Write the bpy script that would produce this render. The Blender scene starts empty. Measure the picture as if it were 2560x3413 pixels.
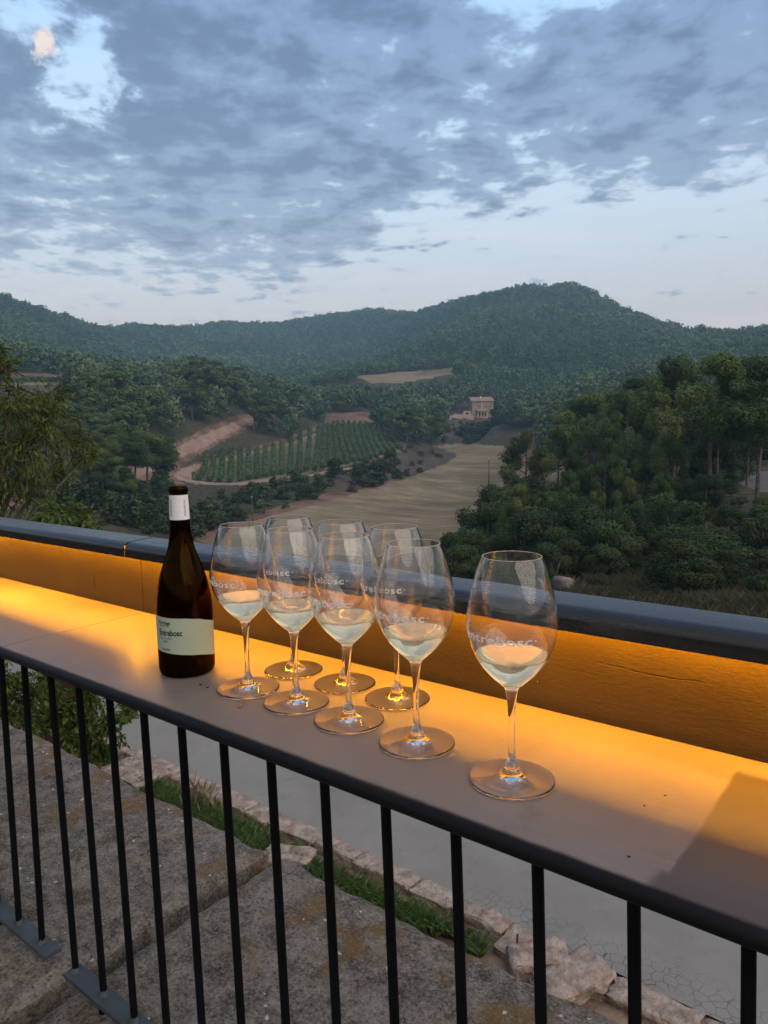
import bpy, bmesh, math
import numpy as np
from mathutils import Matrix, Vector

rng = np.random.default_rng(7)
scn = bpy.context.scene
COL = scn.collection
PI = math.pi

# ------------------------------------------------------------------ camera geometry (measured)
CAMZ = 0.37908
FPX = 2421.97
YAW, PITCH, ROLL = 0.667016, 0.117018, -0.019377
RZ = -3.1                    # road level below the counter top (z = 0)
D2F = 1.5431                 # layout pixels -> full photo pixels


def cam_axes():
    cy, sy = math.cos(YAW), math.sin(YAW)
    f = np.array([-sy * math.cos(PITCH), cy * math.cos(PITCH), -math.sin(PITCH)])
    r = np.array([cy, sy, 0.0])
    u = np.cross(r, f)
    return (math.cos(ROLL) * r + math.sin(ROLL) * u, -math.sin(ROLL) * r + math.cos(ROLL) * u, f)


CR, CU, CF = cam_axes()
CO = np.array([0, 0, CAMZ])
AZF = math.atan2(CF[1], CF[0])


def ray(dx, dy):
    """view direction through a layout pixel of the photograph"""
    x, y = np.asarray(dx) * D2F, np.asarray(dy) * D2F
    a = (x - 1280) / FPX
    b = -(y - 1706.5) / FPX
    return a[..., None] * CR + b[..., None] * CU + CF


def on_z(dx, dy, z):
    v = ray(np.float64(dx), np.float64(dy))
    return CO + v * ((z - CAMZ) / v[2])


def on_y(dx, dy, Y):
    v = ray(np.float64(dx), np.float64(dy))
    return CO + v * (Y / v[1])


def azel(dx, dy):
    v = ray(np.float64(dx), np.float64(dy))
    h = np.hypot(v[..., 0], v[..., 1])
    az = AZF - np.arctan2(v[..., 1], v[..., 0])      # positive to the right
    return az, v[..., 2] / h


def to_px(P):
    d = P - CO
    z = d @ CF
    z = np.where(np.abs(z) < 1e-6, 1e-6, z)
    return (1280 + FPX * (d @ CR) / z) / D2F, (1706.5 - FPX * (d @ CU) / z) / D2F, z


# ------------------------------------------------------------------ object helpers
def link(o, parent=None):
    COL.objects.link(o)
    if parent is not None:
        o.parent = parent
    return o


def mesh(name, verts, faces, mats=None, parent=None, smooth=False, loc=None, attr=None, mi=None):
    me = bpy.data.meshes.new(name)
    verts = np.asarray(verts, dtype=np.float32)
    if isinstance(faces, np.ndarray):
        n, k = faces.shape
        me.vertices.add(len(verts))
        me.vertices.foreach_set('co', verts.ravel())
        me.loops.add(n * k)
        me.loops.foreach_set('vertex_index', faces.astype(np.int32).ravel())
        me.polygons.add(n)
        me.polygons.foreach_set('loop_start', np.arange(0, n * k, k, dtype=np.int32))
        try:
            me.polygons.foreach_set('loop_total', np.full(n, k, dtype=np.int32))
        except Exception:
            pass
        me.update(calc_edges=True)
    else:
        me.from_pydata([tuple(map(float, v)) for v in verts], [], [tuple(map(int, f)) for f in faces])
        me.update()
    if mats is not None:
        for m in (mats if isinstance(mats, (list, tuple)) else [mats]):
            me.materials.append(m)
    if mi is not None:
        me.polygons.foreach_set('material_index', np.asarray(mi, dtype=np.int32))
    if smooth:
        me.polygons.foreach_set('use_smooth', np.ones(len(me.polygons), dtype=bool))
    if attr is not None:
        for an, av in attr.items():
            a = me.attributes.new(an, 'FLOAT', 'POINT')
            a.data.foreach_set('value', np.asarray(av, dtype=np.float32))
    o = bpy.data.objects.new(name, me)
    link(o, parent)
    if loc is not None:
        o.location = loc
    return o


def empty(name, loc=(0, 0, 0), rz=0.0):
    o = bpy.data.objects.new(name, None)
    o.empty_display_size = 0.05
    link(o)
    o.location = [float(c) for c in loc]
    o.rotation_euler = (0, 0, float(rz))
    return o


def tag(o, label=None, cat=None, group=None, kind=None):
    if label:
        o['label'] = label
    if cat:
        o['category'] = cat
    if group:
        o['group'] = group
    if kind:
        o['kind'] = kind
    return o


def copy_tree(o, parent=None):
    c = o.copy()
    link(c, parent)
    for ch in list(o.children):
        copy_tree(ch, c)
    return c


class MB:
    """collects shapes into one mesh"""

    def __init__(s):
        s.v, s.f, s.n = [], [], 0

    def add(s, v, f):
        v = np.asarray(v, float)
        s.v.append(v)
        s.f += [tuple(int(i) + s.n for i in q) for q in f]
        s.n += len(v)
        return s

    def box(s, lo, hi, bev=0.0, jit=0.0):
        bm = bmesh.new()
        bmesh.ops.create_cube(bm, size=1.0)
        lo, hi = np.array(lo, float), np.array(hi, float)
        for v in bm.verts:
            v.co = Vector(((lo + hi) / 2 + np.array(v.co) * (hi - lo)).tolist())
        if bev > 0:
            bmesh.ops.bevel(bm, geom=bm.edges[:], offset=bev, segments=2, affect='EDGES', profile=0.6)
        bm.verts.index_update()
        v = np.array([tuple(q.co) for q in bm.verts])
        if jit:
            v = v + rng.normal(0, jit, v.shape)
        f = [[q.index for q in p.verts] for p in bm.faces]
        bm.free()
        return s.add(v, f)

    def tube(s, pts, rad, n=10, cap=True):
        pts = np.asarray(pts, float)
        rad = np.broadcast_to(np.asarray(rad, float), (len(pts),))
        V = []
        t0 = None
        for i, p in enumerate(pts):
            t = pts[min(i + 1, len(pts) - 1)] - pts[max(i - 1, 0)]
            t = t / (np.linalg.norm(t) + 1e-12)
            a = np.array([1, 0, 0]) if abs(t[0]) < 0.8 else np.array([0, 1, 0])
            if t0 is not None:
                a = t0
            b = np.cross(t, a)
            b /= np.linalg.norm(b) + 1e-12
            a = np.cross(b, t)
            t0 = a
            th = np.arange(n) * 2 * PI / n
            V.append(p + rad[i] * (np.cos(th)[:, None] * a + np.sin(th)[:, None] * b))
        V = np.concatenate(V)
        F = []
        for i in range(len(pts) - 1):
            for j in range(n):
                k = (j + 1) % n
                F.append((i * n + j, i * n + k, (i + 1) * n + k, (i + 1) * n + j))
        if cap:
            F.append(tuple(range(n - 1, -1, -1)))
            F.append(tuple((len(pts) - 1) * n + j for j in range(n)))
        return s.add(V, F)

    def prism(s, prof, x0, x1):
        """profile [(Y,z)...] closed, extruded along X"""
        n = len(prof)
        V = [(x0, p[0], p[1]) for p in prof] + [(x1, p[0], p[1]) for p in prof]
        F = [(i, (i + 1) % n, n + (i + 1) % n, n + i) for i in range(n)]
        F += [tuple(range(n - 1, -1, -1)), tuple(range(n, 2 * n))]
        return s.add(V, F)

    def build(s, name, m, parent=None, smooth=False, loc=None):
        o = mesh(name, np.concatenate(s.v), s.f, m, parent, smooth, loc)
        bm = bmesh.new()
        bm.from_mesh(o.data)
        bmesh.ops.recalc_face_normals(bm, faces=bm.faces)
        bm.to_mesh(o.data)
        bm.free()
        return o


def autosmooth(o, ang=35):
    me = o.data
    me.polygons.foreach_set('use_smooth', np.ones(len(me.polygons), dtype=bool))
    bm = bmesh.new()
    bm.from_mesh(me)
    for e in bm.edges:
        if len(e.link_faces) == 2 and e.calc_face_angle(0) > math.radians(ang):
            e.smooth = False
    bm.to_mesh(me)
    bm.free()
    return o


# ------------------------------------------------------------------ value noise (numpy)
def vnoise(x, y, seed=0):
    xi, yi = np.floor(x).astype(np.int64), np.floor(y).astype(np.int64)
    fx, fy = x - xi, y - yi
    fx, fy = fx * fx * (3 - 2 * fx), fy * fy * (3 - 2 * fy)

    def h(a, b):
        n = (a * 374761393 + b * 668265263 + seed * 974711) & 0x7fffffff
        n = ((n ^ (n >> 13)) * 1274126177) & 0x7fffffff
        return ((n ^ (n >> 16)) & 0xffff) / 65535.0
    return (h(xi, yi) * (1 - fx) + h(xi + 1, yi) * fx) * (1 - fy) + (h(xi, yi + 1) * (1 - fx) + h(xi + 1, yi + 1) * fx) * fy


def fbm(x, y, oct=4, seed=0):
    s, a, t = 0, 0.5, 0
    for i in range(oct):
        s = s + a * (vnoise(x * 2 ** i, y * 2 ** i, seed + i) - 0.5)
        t += a
        a *= 0.5
    return s / t * 2


# ------------------------------------------------------------------ materials
class NT:
    def __init__(s, m):
        m.use_nodes = True
        s.t = m.node_tree
        s.t.nodes.clear()

    def n(s, typ, **kw):
        nd = s.t.nodes.new(typ)
        for k, v in kw.items():
            if k.startswith('i_'):
                key = k[2:]
                key = int(key) if key.isdigit() else key.replace('_', ' ')
                s.set(nd.inputs[key], v)
            else:
                setattr(nd, k, v)
        return nd

    def set(s, sock, v):
        if isinstance(v, bpy.types.NodeSocket):
            s.t.links.new(v, sock)
        elif isinstance(v, bpy.types.Node):
            s.t.links.new(v.outputs[0], sock)
        else:
            if isinstance(v, (tuple, list)) and len(v) == 3 and sock.type == 'RGBA':
                v = (*v, 1)
            sock.default_value = v

    def math(s, op, a, b=0.0, c=0.0, clamp=False):
        nd = s.t.nodes.new('ShaderNodeMath')
        nd.operation = op
        nd.use_clamp = clamp
        s.set(nd.inputs[0], a)
        s.set(nd.inputs[1], b)
        s.set(nd.inputs[2], c)
        return nd.outputs[0]

    def vmath(s, op, a, b=(0, 0, 0), scale=None):
        nd = s.t.nodes.new('ShaderNodeVectorMath')
        nd.operation = op
        s.set(nd.inputs[0], a)
        s.set(nd.inputs[1], b)
        if scale is not None:
            s.set(nd.inputs['Scale'], scale)
        return nd.outputs['Value'] if op in ('DOT_PRODUCT', 'LENGTH', 'DISTANCE') else nd.outputs[0]

    def noise(s, vec, scale, detail=4, rough=0.55, dist=0.0):
        nd = s.t.nodes.new('ShaderNodeTexNoise')
        if vec is not None:
            s.set(nd.inputs['Vector'], vec)
        nd.inputs['Scale'].default_value = scale
        nd.inputs['Detail'].default_value = detail
        nd.inputs['Roughness'].default_value = rough
        nd.inputs['Distortion'].default_value = dist
        return nd.outputs[0]

    def sstep(s, v, a, b, lo=0.0, hi=1.0):
        nd = s.t.nodes.new('ShaderNodeMapRange')
        nd.interpolation_type = 'SMOOTHSTEP'
        s.set(nd.inputs[0], v)
        s.set(nd.inputs[1], a)
        s.set(nd.inputs[2], b)
        s.set(nd.inputs[3], lo)
        s.set(nd.inputs[4], hi)
        return nd.outputs[0]

    def mix(s, f, a, b, mode='MIX'):
        nd = s.t.nodes.new('ShaderNodeMix')
        nd.data_type = 'RGBA'
        nd.blend_type = mode
        s.set(nd.inputs[0], f)
        s.set(nd.inputs[6], a)
        s.set(nd.inputs[7], b)
        return nd.outputs[2]

    def ramp(s, f, stops):
        nd = s.t.nodes.new('ShaderNodeValToRGB')
        e = nd.color_ramp.elements
        while len(e) < len(stops):
            e.new(0.5)
        for i, (p, c) in enumerate(stops):
            e[i].position = p
            e[i].color = (*c, 1)
        s.set(nd.inputs[0], f)
        return nd.outputs[0]

    def pos(s):
        return s.t.nodes.new('ShaderNodeNewGeometry').outputs['Position']

    def obj(s):
        return s.t.nodes.new('ShaderNodeTexCoord').outputs['Object']

    def bump(s, h, strength=0.3, dist=0.01):
        nd = s.t.nodes.new('ShaderNodeBump')
        nd.inputs['Strength'].default_value = strength
        nd.inputs['Distance'].default_value = dist
        s.set(nd.inputs['Height'], h)
        return nd.outputs[0]

    def principled(s, col, rough=0.6, normal=None, spec=0.5, metal=0.0, **kw):
        nd = s.t.nodes.new('ShaderNodeBsdfPrincipled')
        s.set(nd.inputs['Base Color'], col)
        s.set(nd.inputs['Roughness'], rough)
        s.set(nd.inputs['Metallic'], metal)
        s.set(nd.inputs['Specular IOR Level'], spec)
        if normal is not None:
            s.set(nd.inputs['Normal'], normal)
        for k, v in kw.items():
            s.set(nd.inputs[k.replace('_', ' ')], v)
        return nd.outputs[0]

    def out(s, surf=None, vol=None):
        o = s.t.nodes.new('ShaderNodeOutputMaterial')
        if surf is not None:
            s.t.links.new(surf, o.inputs['Surface'])
        if vol is not None:
            s.t.links.new(vol, o.inputs['Volume'])


def new_mat(name):
    m = bpy.data.materials.new(name)
    return m, NT(m)


def noisy(name, c1, c2, scale, rough=0.8, bump=0.3, bdist=0.01, bscale=None, spec=0.3, metal=0.0, space='pos', detail=6):
    m, t = new_mat(name)
    p = t.pos() if space == 'pos' else t.obj()
    n = t.noise(p, scale, detail)
    c = t.mix(t.sstep(n, 0.3, 0.7), c1, c2)
    b = t.bump(t.noise(p, bscale or scale * 4, 5), bump, bdist)
    t.out(t.principled(c, rough, b, spec, metal))
    return m


def mat_glass(name, col=(1, 1, 1), ior=1.5, rough=0.0):
    m, t = new_mat(name)
    g = t.n('ShaderNodeBsdfGlass')
    g.inputs['Color'].default_value = (*col, 1)
    g.inputs['IOR'].default_value = ior
    g.inputs['Roughness'].default_value = rough
    t.out(g.outputs[0])
    return m


def mat_wine():
    m, t = new_mat('pale cloudy white wine')
    g = t.n('ShaderNodeBsdfGlass', i_Color=(1.0, 0.98, 0.86, 1), i_IOR=1.34, i_Roughness=0.0)
    d = t.n('ShaderNodeBsdfDiffuse', i_Color=(1.0, 0.96, 0.78, 1))
    s = t.n('ShaderNodeBsdfTranslucent', i_Color=(1.0, 0.96, 0.78, 1))
    a = t.n('ShaderNodeMixShader', i_0=0.7)
    t.set(a.inputs[1], d.outputs[0])
    t.set(a.inputs[2], s.outputs[0])
    mx = t.n('ShaderNodeMixShader', i_0=0.22)
    t.set(mx.inputs[1], g.outputs[0])
    t.set(mx.inputs[2], a.outputs[0])
    t.out(mx.outputs[0])
    return m


def mat_tabletop():
    m, t = new_mat('worn painted counter top')
    p = t.pos()
    sx = t.n('ShaderNodeSeparateXYZ')
    t.set(sx.inputs[0], p)
    x, y, z = sx.outputs
    n1 = t.noise(p, 5.0, 6)
    n2 = t.noise(p, 60.0, 4)
    streak = t.n('ShaderNodeMapping')
    t.set(streak.inputs['Vector'], p)
    streak.inputs['Scale'].default_value = (4, 60, 4)
    n3 = t.noise(streak.outputs[0], 2.0, 5)
    dusty = t.mix(t.sstep(n1, 0.3, 0.7), (0.126, 0.104, 0.096), (0.163, 0.134, 0.118))
    dusty = t.mix(t.sstep(n3, 0.52, 0.75, 0, 0.35), dusty, (0.20, 0.155, 0.11))
    dusty = t.mix(t.sstep(n2, 0.62, 0.8, 0, 0.5), dusty, (0.095, 0.078, 0.066))
    ring = t.vmath('DISTANCE', p, (-0.192, 0.784, 0.0))
    ringm = t.math('MULTIPLY', t.sstep(t.math('ABSOLUTE', t.math('SUBTRACT', ring, 0.0185)), 0.0022, 0.0006), t.sstep(t.noise(p, 40.0, 4), 0.45, 0.6, 0.0, 0.35))
    dusty = t.mix(ringm, dusty, (0.075, 0.06, 0.05))
    n4 = t.noise(p, 14.0, 8, 0.7)
    dusty = t.mix(t.sstep(n4, 0.54, 0.70, 0, 0.45), dusty, (0.088, 0.070, 0.064))
    dusty = t.mix(t.sstep(t.noise(p, 320.0, 2), 0.66, 0.74, 0, 0.5), dusty, (0.24, 0.20, 0.17))
    # bare dark paint where the dusty film is wiped away (its own straight edge) and near the front
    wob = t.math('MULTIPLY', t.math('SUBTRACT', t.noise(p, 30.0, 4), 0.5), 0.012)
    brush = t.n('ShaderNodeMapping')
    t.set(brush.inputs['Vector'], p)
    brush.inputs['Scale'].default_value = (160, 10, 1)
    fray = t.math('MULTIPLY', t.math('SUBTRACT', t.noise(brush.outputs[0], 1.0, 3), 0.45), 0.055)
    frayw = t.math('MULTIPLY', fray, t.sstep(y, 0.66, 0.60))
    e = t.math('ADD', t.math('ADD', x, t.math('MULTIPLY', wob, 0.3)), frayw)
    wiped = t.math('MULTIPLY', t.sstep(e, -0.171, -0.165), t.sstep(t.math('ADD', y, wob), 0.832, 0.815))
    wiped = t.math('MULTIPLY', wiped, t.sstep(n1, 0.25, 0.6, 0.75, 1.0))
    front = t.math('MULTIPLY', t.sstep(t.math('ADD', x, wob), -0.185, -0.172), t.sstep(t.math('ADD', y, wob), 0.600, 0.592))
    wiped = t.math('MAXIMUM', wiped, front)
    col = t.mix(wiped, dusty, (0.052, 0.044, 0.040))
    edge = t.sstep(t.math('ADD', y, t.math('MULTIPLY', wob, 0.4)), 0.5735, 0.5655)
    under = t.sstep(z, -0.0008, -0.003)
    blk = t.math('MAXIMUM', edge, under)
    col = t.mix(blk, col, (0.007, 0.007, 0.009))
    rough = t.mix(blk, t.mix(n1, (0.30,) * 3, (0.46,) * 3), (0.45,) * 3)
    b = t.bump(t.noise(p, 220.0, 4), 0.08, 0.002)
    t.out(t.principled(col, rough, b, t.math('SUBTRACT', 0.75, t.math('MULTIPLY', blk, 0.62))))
    return m


def mat_panel():
    m, t = new_mat('painted board back panel')
    p = t.pos()
    mp = t.n('ShaderNodeMapping')
    t.set(mp.inputs['Vector'], p)
    mp.inputs['Scale'].default_value = (9, 9, 60)
    g = t.noise(mp.outputs[0], 7.0, 9, 0.72)
    n1 = t.noise(p, 4.0, 5)
    c = t.mix(t.sstep(n1, 0.3, 0.7), (0.036, 0.025, 0.0115), (0.056, 0.040, 0.0175))
    c = t.mix(t.sstep(g, 0.5, 0.72, 0, 0.45), c, (0.022, 0.015, 0.007))
    vor = t.n('ShaderNodeTexVoronoi')
    t.set(vor.inputs['Vector'], p)
    vor.inputs['Scale'].default_value = 55
    fleck = t.math('MULTIPLY', t.sstep(vor.outputs['Distance'], 0.06, 0.03),
                   t.sstep(t.noise(p, 37.0, 2), 0.6, 0.66))
    c = t.mix(fleck, c, (0.3, 0.26, 0.2))
    # darker ragged band along the foot of the panel
    sx = t.n('ShaderNodeSeparateXYZ')
    t.set(sx.inputs[0], p)
    dirt = t.math('MULTIPLY', t.sstep(t.math('ADD', sx.outputs[2], t.math('MULTIPLY', g, 0.03)), 0.038, 0.018), 0.55)
    c = t.mix(dirt, c, (0.014, 0.010, 0.007))
    # long scratch in the paint at the right, one dried drip at the left
    sn_ = t.math('MULTIPLY', t.math('SINE', t.math('MULTIPLY', sx.outputs[0], 52.0)), 0.0016)
    zl = t.math('ADD', t.math('ADD', 0.0772, sn_), t.math('MULTIPLY', t.math('SUBTRACT', t.noise(p, 70.0, 3), 0.5), 0.004))
    scr = t.math('MULTIPLY', t.sstep(t.math('ABSOLUTE', t.math('SUBTRACT', sx.outputs[2], zl)), 0.0011, 0.0003),
                 t.math('MULTIPLY', t.sstep(sx.outputs[0], -0.345, -0.335), t.sstep(sx.outputs[0], -0.198, -0.21)))
    scr = t.math('MULTIPLY', scr, t.sstep(t.noise(p, 45.0, 2), 0.36, 0.46))
    drip = t.math('MULTIPLY', t.sstep(t.math('ABSOLUTE', t.math('ADD', sx.outputs[0], 1.5155)), 0.0045, 0.002),
                  t.math('MULTIPLY', t.sstep(sx.outputs[2], 0.027, 0.031), t.sstep(sx.outputs[2], 0.062, 0.056)))
    c = t.mix(t.math('MULTIPLY', t.math('MAXIMUM', scr, t.math('MULTIPLY', drip, 0.8)), 0.85), c, (0.006, 0.004, 0.003))
    h = t.math('ADD', t.math('MULTIPLY', g, 1.0), t.math('MULTIPLY', t.noise(p, 160.0, 3), 0.6))
    h = t.math('SUBTRACT', h, t.math('MULTIPLY', scr, 1.5))
    b = t.bump(h, 0.35, 0.002)
    t.out(t.principled(c, 0.55, b, 0.2))
    return m


def mat_metal_paint(name, col, rough, bump=0.05, spec=0.5):
    m, t = new_mat(name)
    p = t.pos()
    n = t.noise(p, 14.0, 5)
    c = t.mix(t.sstep(n, 0.35, 0.7), col, tuple(k * 1.35 for k in col))
    mp = t.n('ShaderNodeMapping')
    t.set(mp.inputs['Vector'], p)
    mp.inputs['Scale'].default_value = (8, 90, 90)
    r = t.mix(t.noise(mp.outputs[0], 2.0, 4), (rough - 0.08,) * 3, (rough + 0.1,) * 3)
    b = t.bump(t.noise(p, 260.0, 4), bump, 0.002)
    t.out(t.principled(c, r, b, spec))
    return m


def mat_slab():
    m, t = new_mat('lichen covered cast stone')
    p = t.pos()
    n1 = t.noise(p, 3.5, 8, 0.65)
    n2 = t.noise(p, 22.0, 8, 0.7)
    n3 = t.noise(p, 150.0, 6, 0.72)
    sx = t.n('ShaderNodeSeparateXYZ')
    t.set(sx.inputs[0], p)
    c = t.mix(t.sstep(n2, 0.3, 0.7), (0.072, 0.061, 0.052), (0.29, 0.25, 0.212))
    c = t.mix(t.sstep(n3, 0.50, 0.68, 0, 0.6), c, (0.44, 0.385, 0.325))
    c = t.mix(t.sstep(n3, 0.47, 0.36, 0, 0.85), c, (0.035, 0.028, 0.023))
    # ochre lichen, thicker towards the outer edge
    och = t.math('MULTIPLY', t.sstep(t.noise(p, 7.0, 7, 0.68), 0.49, 0.66),
                 t.sstep(sx.outputs[1], 0.78, 1.14, 0.3, 1.0))
    c = t.mix(och, c, t.mix(n3, (0.11, 0.065, 0.028), (0.26, 0.155, 0.065)))
    vor = t.n('ShaderNodeTexVoronoi')
    t.set(vor.inputs['Vector'], t.vmath('ADD', p, t.vmath('SCALE', t.n('ShaderNodeTexNoise', i_Scale=70.0).outputs['Color'], scale=0.022)))
    vor.inputs['Scale'].default_value = 46
    sep = t.n('ShaderNodeSeparateColor')
    t.set(sep.inputs[0], vor.outputs['Color'])
    lim = t.math('MULTIPLY', t.sstep(sep.outputs[0], 0.84, 1.0), 0.24)
    white = t.math('MULTIPLY', t.sstep(t.math('SUBTRACT', lim, vor.outputs['Distance']), 0.0, 0.05), t.sstep(n3, 0.3, 0.5, 0.4, 1))
    c = t.mix(white, c, (0.58, 0.58, 0.55))
    v2 = t.n('ShaderNodeTexVoronoi')
    t.set(v2.inputs['Vector'], p)
    v2.inputs['Scale'].default_value = 170
    s2 = t.n('ShaderNodeSeparateColor')
    t.set(s2.inputs[0], v2.outputs['Color'])
    grit = t.math('MULTIPLY', t.sstep(s2.outputs[1], 0.80, 0.9), t.sstep(v2.outputs['Distance'], 0.4, 0.22))
    c = t.mix(t.math('MULTIPLY', grit, 0.5), c, (0.40, 0.36, 0.32))
    h = t.math('ADD', t.math('MULTIPLY', n2, 1.2), t.math('ADD', t.math('MULTIPLY', n3, 0.8), t.math('MULTIPLY', grit, 0.3)))
    b = t.bump(h, 0.9, 0.008)
    t.out(t.principled(c, 0.92, b, 0.15))
    return m


def mat_road():
    m, t = new_mat('grey cracked concrete road')
    p = t.pos()
    sx = t.n('ShaderNodeSeparateXYZ')
    t.set(sx.inputs[0], p)
    n1 = t.noise(p, 1.2, 6)
    n2 = t.noise(p, 90.0, 5, 0.7)
    c = t.mix(t.sstep(n1, 0.3, 0.7), (0.20, 0.19, 0.178), (0.252, 0.241, 0.225))
    c = t.mix(t.sstep(n2, 0.45, 0.7, 0, 0.45), c, (0.14, 0.132, 0.123))
    c = t.mix(t.sstep(t.noise(p, 4.5, 7, 0.7), 0.52, 0.72, 0, 0.5), c, (0.155, 0.143, 0.128))
    vor = t.n('ShaderNodeTexVoronoi', feature='DISTANCE_TO_EDGE')
    t.set(vor.inputs['Vector'], t.vmath('ADD', p, t.vmath('SCALE', t.n('ShaderNodeTexNoise', i_Scale=3.0).outputs['Color'], scale=0.35)))
    vor.inputs['Scale'].default_value = 13.0
    band = t.math('MULTIPLY', t.sstep(sx.outputs[1], 4.62, 4.30), t.sstep(sx.outputs[0], -3.1, -2.3))
    crack = t.math('MULTIPLY', t.math('MULTIPLY', t.sstep(vor.outputs['Distance'], 0.035, 0.008), band), t.sstep(t.noise(p, 2.2, 3), 0.34, 0.50))
    c = t.mix(t.math('MULTIPLY', crack, 0.8), c, (0.07, 0.068, 0.065))
    dirt = t.sstep(t.math('ADD', sx.outputs[1], t.math('MULTIPLY', n1, 0.3)), 4.42, 4.2, 0, 0.5)
    c = t.mix(dirt, c, (0.24, 0.2, 0.17))
    grit = t.math('MULTIPLY', t.sstep(t.noise(p, 240.0, 2), 0.62, 0.72), t.sstep(n1, 0.3, 0.6, 0.2, 0.7))
    c = t.mix(grit, c, (0.12, 0.11, 0.10))
    b = t.bump(t.math('SUBTRACT', n2, crack), 0.4, 0.006)
    t.out(t.principled(c, 0.9, b, 0.2))
    return m


def mat_foliage(name, dark, light, vary=0.25, transl=0.12):
    """leaf colour; 'tint' is stored per leaf clump, plus a per-tree random"""
    m, t = new_mat(name)
    a = t.n('ShaderNodeAttribute', attribute_name='tint')
    r = t.n('ShaderNodeObjectInfo').outputs['Random']
    f = t.math('ADD', a.outputs['Fac'], t.math('MULTIPLY', t.math('SUBTRACT', r, 0.5), vary), clamp=True)
    c = t.mix(f, dark, light)
    d = t.principled(c, 0.75, None, 0.15)
    tr = t.n('ShaderNodeBsdfTranslucent')
    t.set(tr.inputs['Color'], c)
    mx = t.n('ShaderNodeMixShader', i_0=transl)
    t.set(mx.inputs[1], d)
    t.set(mx.inputs[2], tr.outputs[0])
    t.out(mx.outputs[0])
    return m


def mat_field():
    m, t = new_mat('dry stubble')
    p = t.pos()
    mp = t.n('ShaderNodeMapping')
    t.set(mp.inputs['Vector'], p)
    mp.inputs['Rotation'].default_value = (0, 0, math.radians(-58))
    mp.inputs['Scale'].default_value = (0.03, 0.17, 1)
    warp = t.vmath('ADD', mp.outputs[0], t.vmath('SCALE', t.n('ShaderNodeTexNoise', i_Scale=0.012).outputs['Color'], scale=2.2))
    n1 = t.noise(warp, 1.0, 8, 0.7)
    n2 = t.noise(p, 0.045, 6, 0.6)
    n3 = t.noise(p, 1.1, 6, 0.75)
    mp2 = t.n('ShaderNodeMapping')
    t.set(mp2.inputs['Vector'], p)
    mp2.inputs['Rotation'].default_value = (0, 0, math.radians(-58))
    mp2.inputs['Scale'].default_value = (0.02, 0.9, 1)
    n4 = t.noise(mp2.outputs[0], 1.0, 4, 0.6)
    c = t.mix(t.sstep(n1, 0.36, 0.66), (0.150, 0.114, 0.068), (0.275, 0.214, 0.134))
    c = t.mix(t.sstep(n4, 0.52, 0.7, 0, 0.35), c, (0.30, 0.24, 0.175))
    c = t.mix(t.sstep(n2, 0.46, 0.64, 0, 0.65), c, (0.10, 0.092, 0.055))
    c = t.mix(t.sstep(n3, 0.5, 0.75, 0, 0.45), c, (0.30, 0.24, 0.175))
    t.out(t.principled(c, 0.95, t.bump(n3, 0.6, 0.2), 0.1))
    return m


def mat_ground():
    m, t = new_mat('wooded hillside floor')
    p = t.pos()
    n1 = t.noise(p, 0.045, 7, 0.65)
    n2 = t.noise(p, 0.9, 6, 0.7)
    c = t.mix(t.sstep(n2, 0.35, 0.68), (0.036, 0.034, 0.020), (0.088, 0.075, 0.047))
    c = t.mix(t.sstep(n1, 0.60, 0.75, 0, 0.55), c, (0.14, 0.095, 0.065))
    t.out(t.principled(c, 0.95, t.bump(n2, 0.7, 0.3), 0.1))
    return m


M = {}
M['glass'] = mat_glass('clear wine glass', (1.0, 1.0, 1.0), 1.48)
M['wine'] = mat_wine()
M['footglass'] = mat_glass('clear foot glass', (1.0, 1.0, 1.0), 1.38)
M['amber'] = mat_glass('dark amber bottle glass', (0.31, 0.175, 0.045), 1.5)
M['top'] = mat_tabletop()
M['panel'] = mat_panel()
M['rail'] = mat_metal_paint('dark satin rail paint', (0.0065, 0.0048, 0.005), 0.27, spec=0.8)
M['black'] = mat_metal_paint('black railing paint', (0.004, 0.0044, 0.006), 0.5, spec=0.10)
M['plate'] = mat_metal_paint('grey steel base plate', (0.05, 0.058, 0.066), 0.5, spec=0.3)
M['slab'] = mat_slab()
M['wall'] = noisy('weathered parapet render', (0.16, 0.13, 0.11), (0.26, 0.22, 0.18), 2.0, 0.9, 0.5, 0.02)
M['road'] = mat_road()
M['kerb'] = noisy('pinkish sandstone', (0.22, 0.168, 0.14), (0.42, 0.335, 0.285), 11.0, 0.95, 1.0, 0.03, 26, 0.1, detail=10)
M['verge'] = noisy('earth verge', (0.10, 0.07, 0.05), (0.24, 0.17, 0.12), 5.0, 0.95, 0.6, 0.03)
M['field'] = mat_field()
M['ground'] = mat_ground()
M['earth'] = noisy('red clay earth', (0.10, 0.062, 0.045), (0.235, 0.14, 0.105), 0.18, 0.95, 0.6, 0.4, 1.5, 0.1, detail=9)
M['track'] = noisy('pale dirt track', (0.22, 0.145, 0.115), (0.32, 0.225, 0.18), 0.3, 0.95, 0.4, 0.2, 2.0, 0.1)
M['vsoil'] = noisy('vineyard soil', (0.10, 0.115, 0.055), (0.19, 0.165, 0.10), 0.4, 0.95, 0.4, 0.2, 2.0, 0.1)
M['scrubsoil'] = noisy('brown scrub floor', (0.055, 0.045, 0.035), (0.11, 0.085, 0.065), 0.5, 0.95, 0.6, 0.3, 2.0, 0.1)
M['asphalt'] = noisy('asphalt lane', (0.085, 0.085, 0.09), (0.125, 0.125, 0.13), 0.8, 0.9, 0.2, 0.02, 20)
M['pine'] = mat_foliage('pine needles', (0.026, 0.052, 0.018), (0.150, 0.200, 0.062))
M['oak'] = mat_foliage('holm oak leaves', (0.018, 0.034, 0.014), (0.074, 0.106, 0.038))
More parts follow.
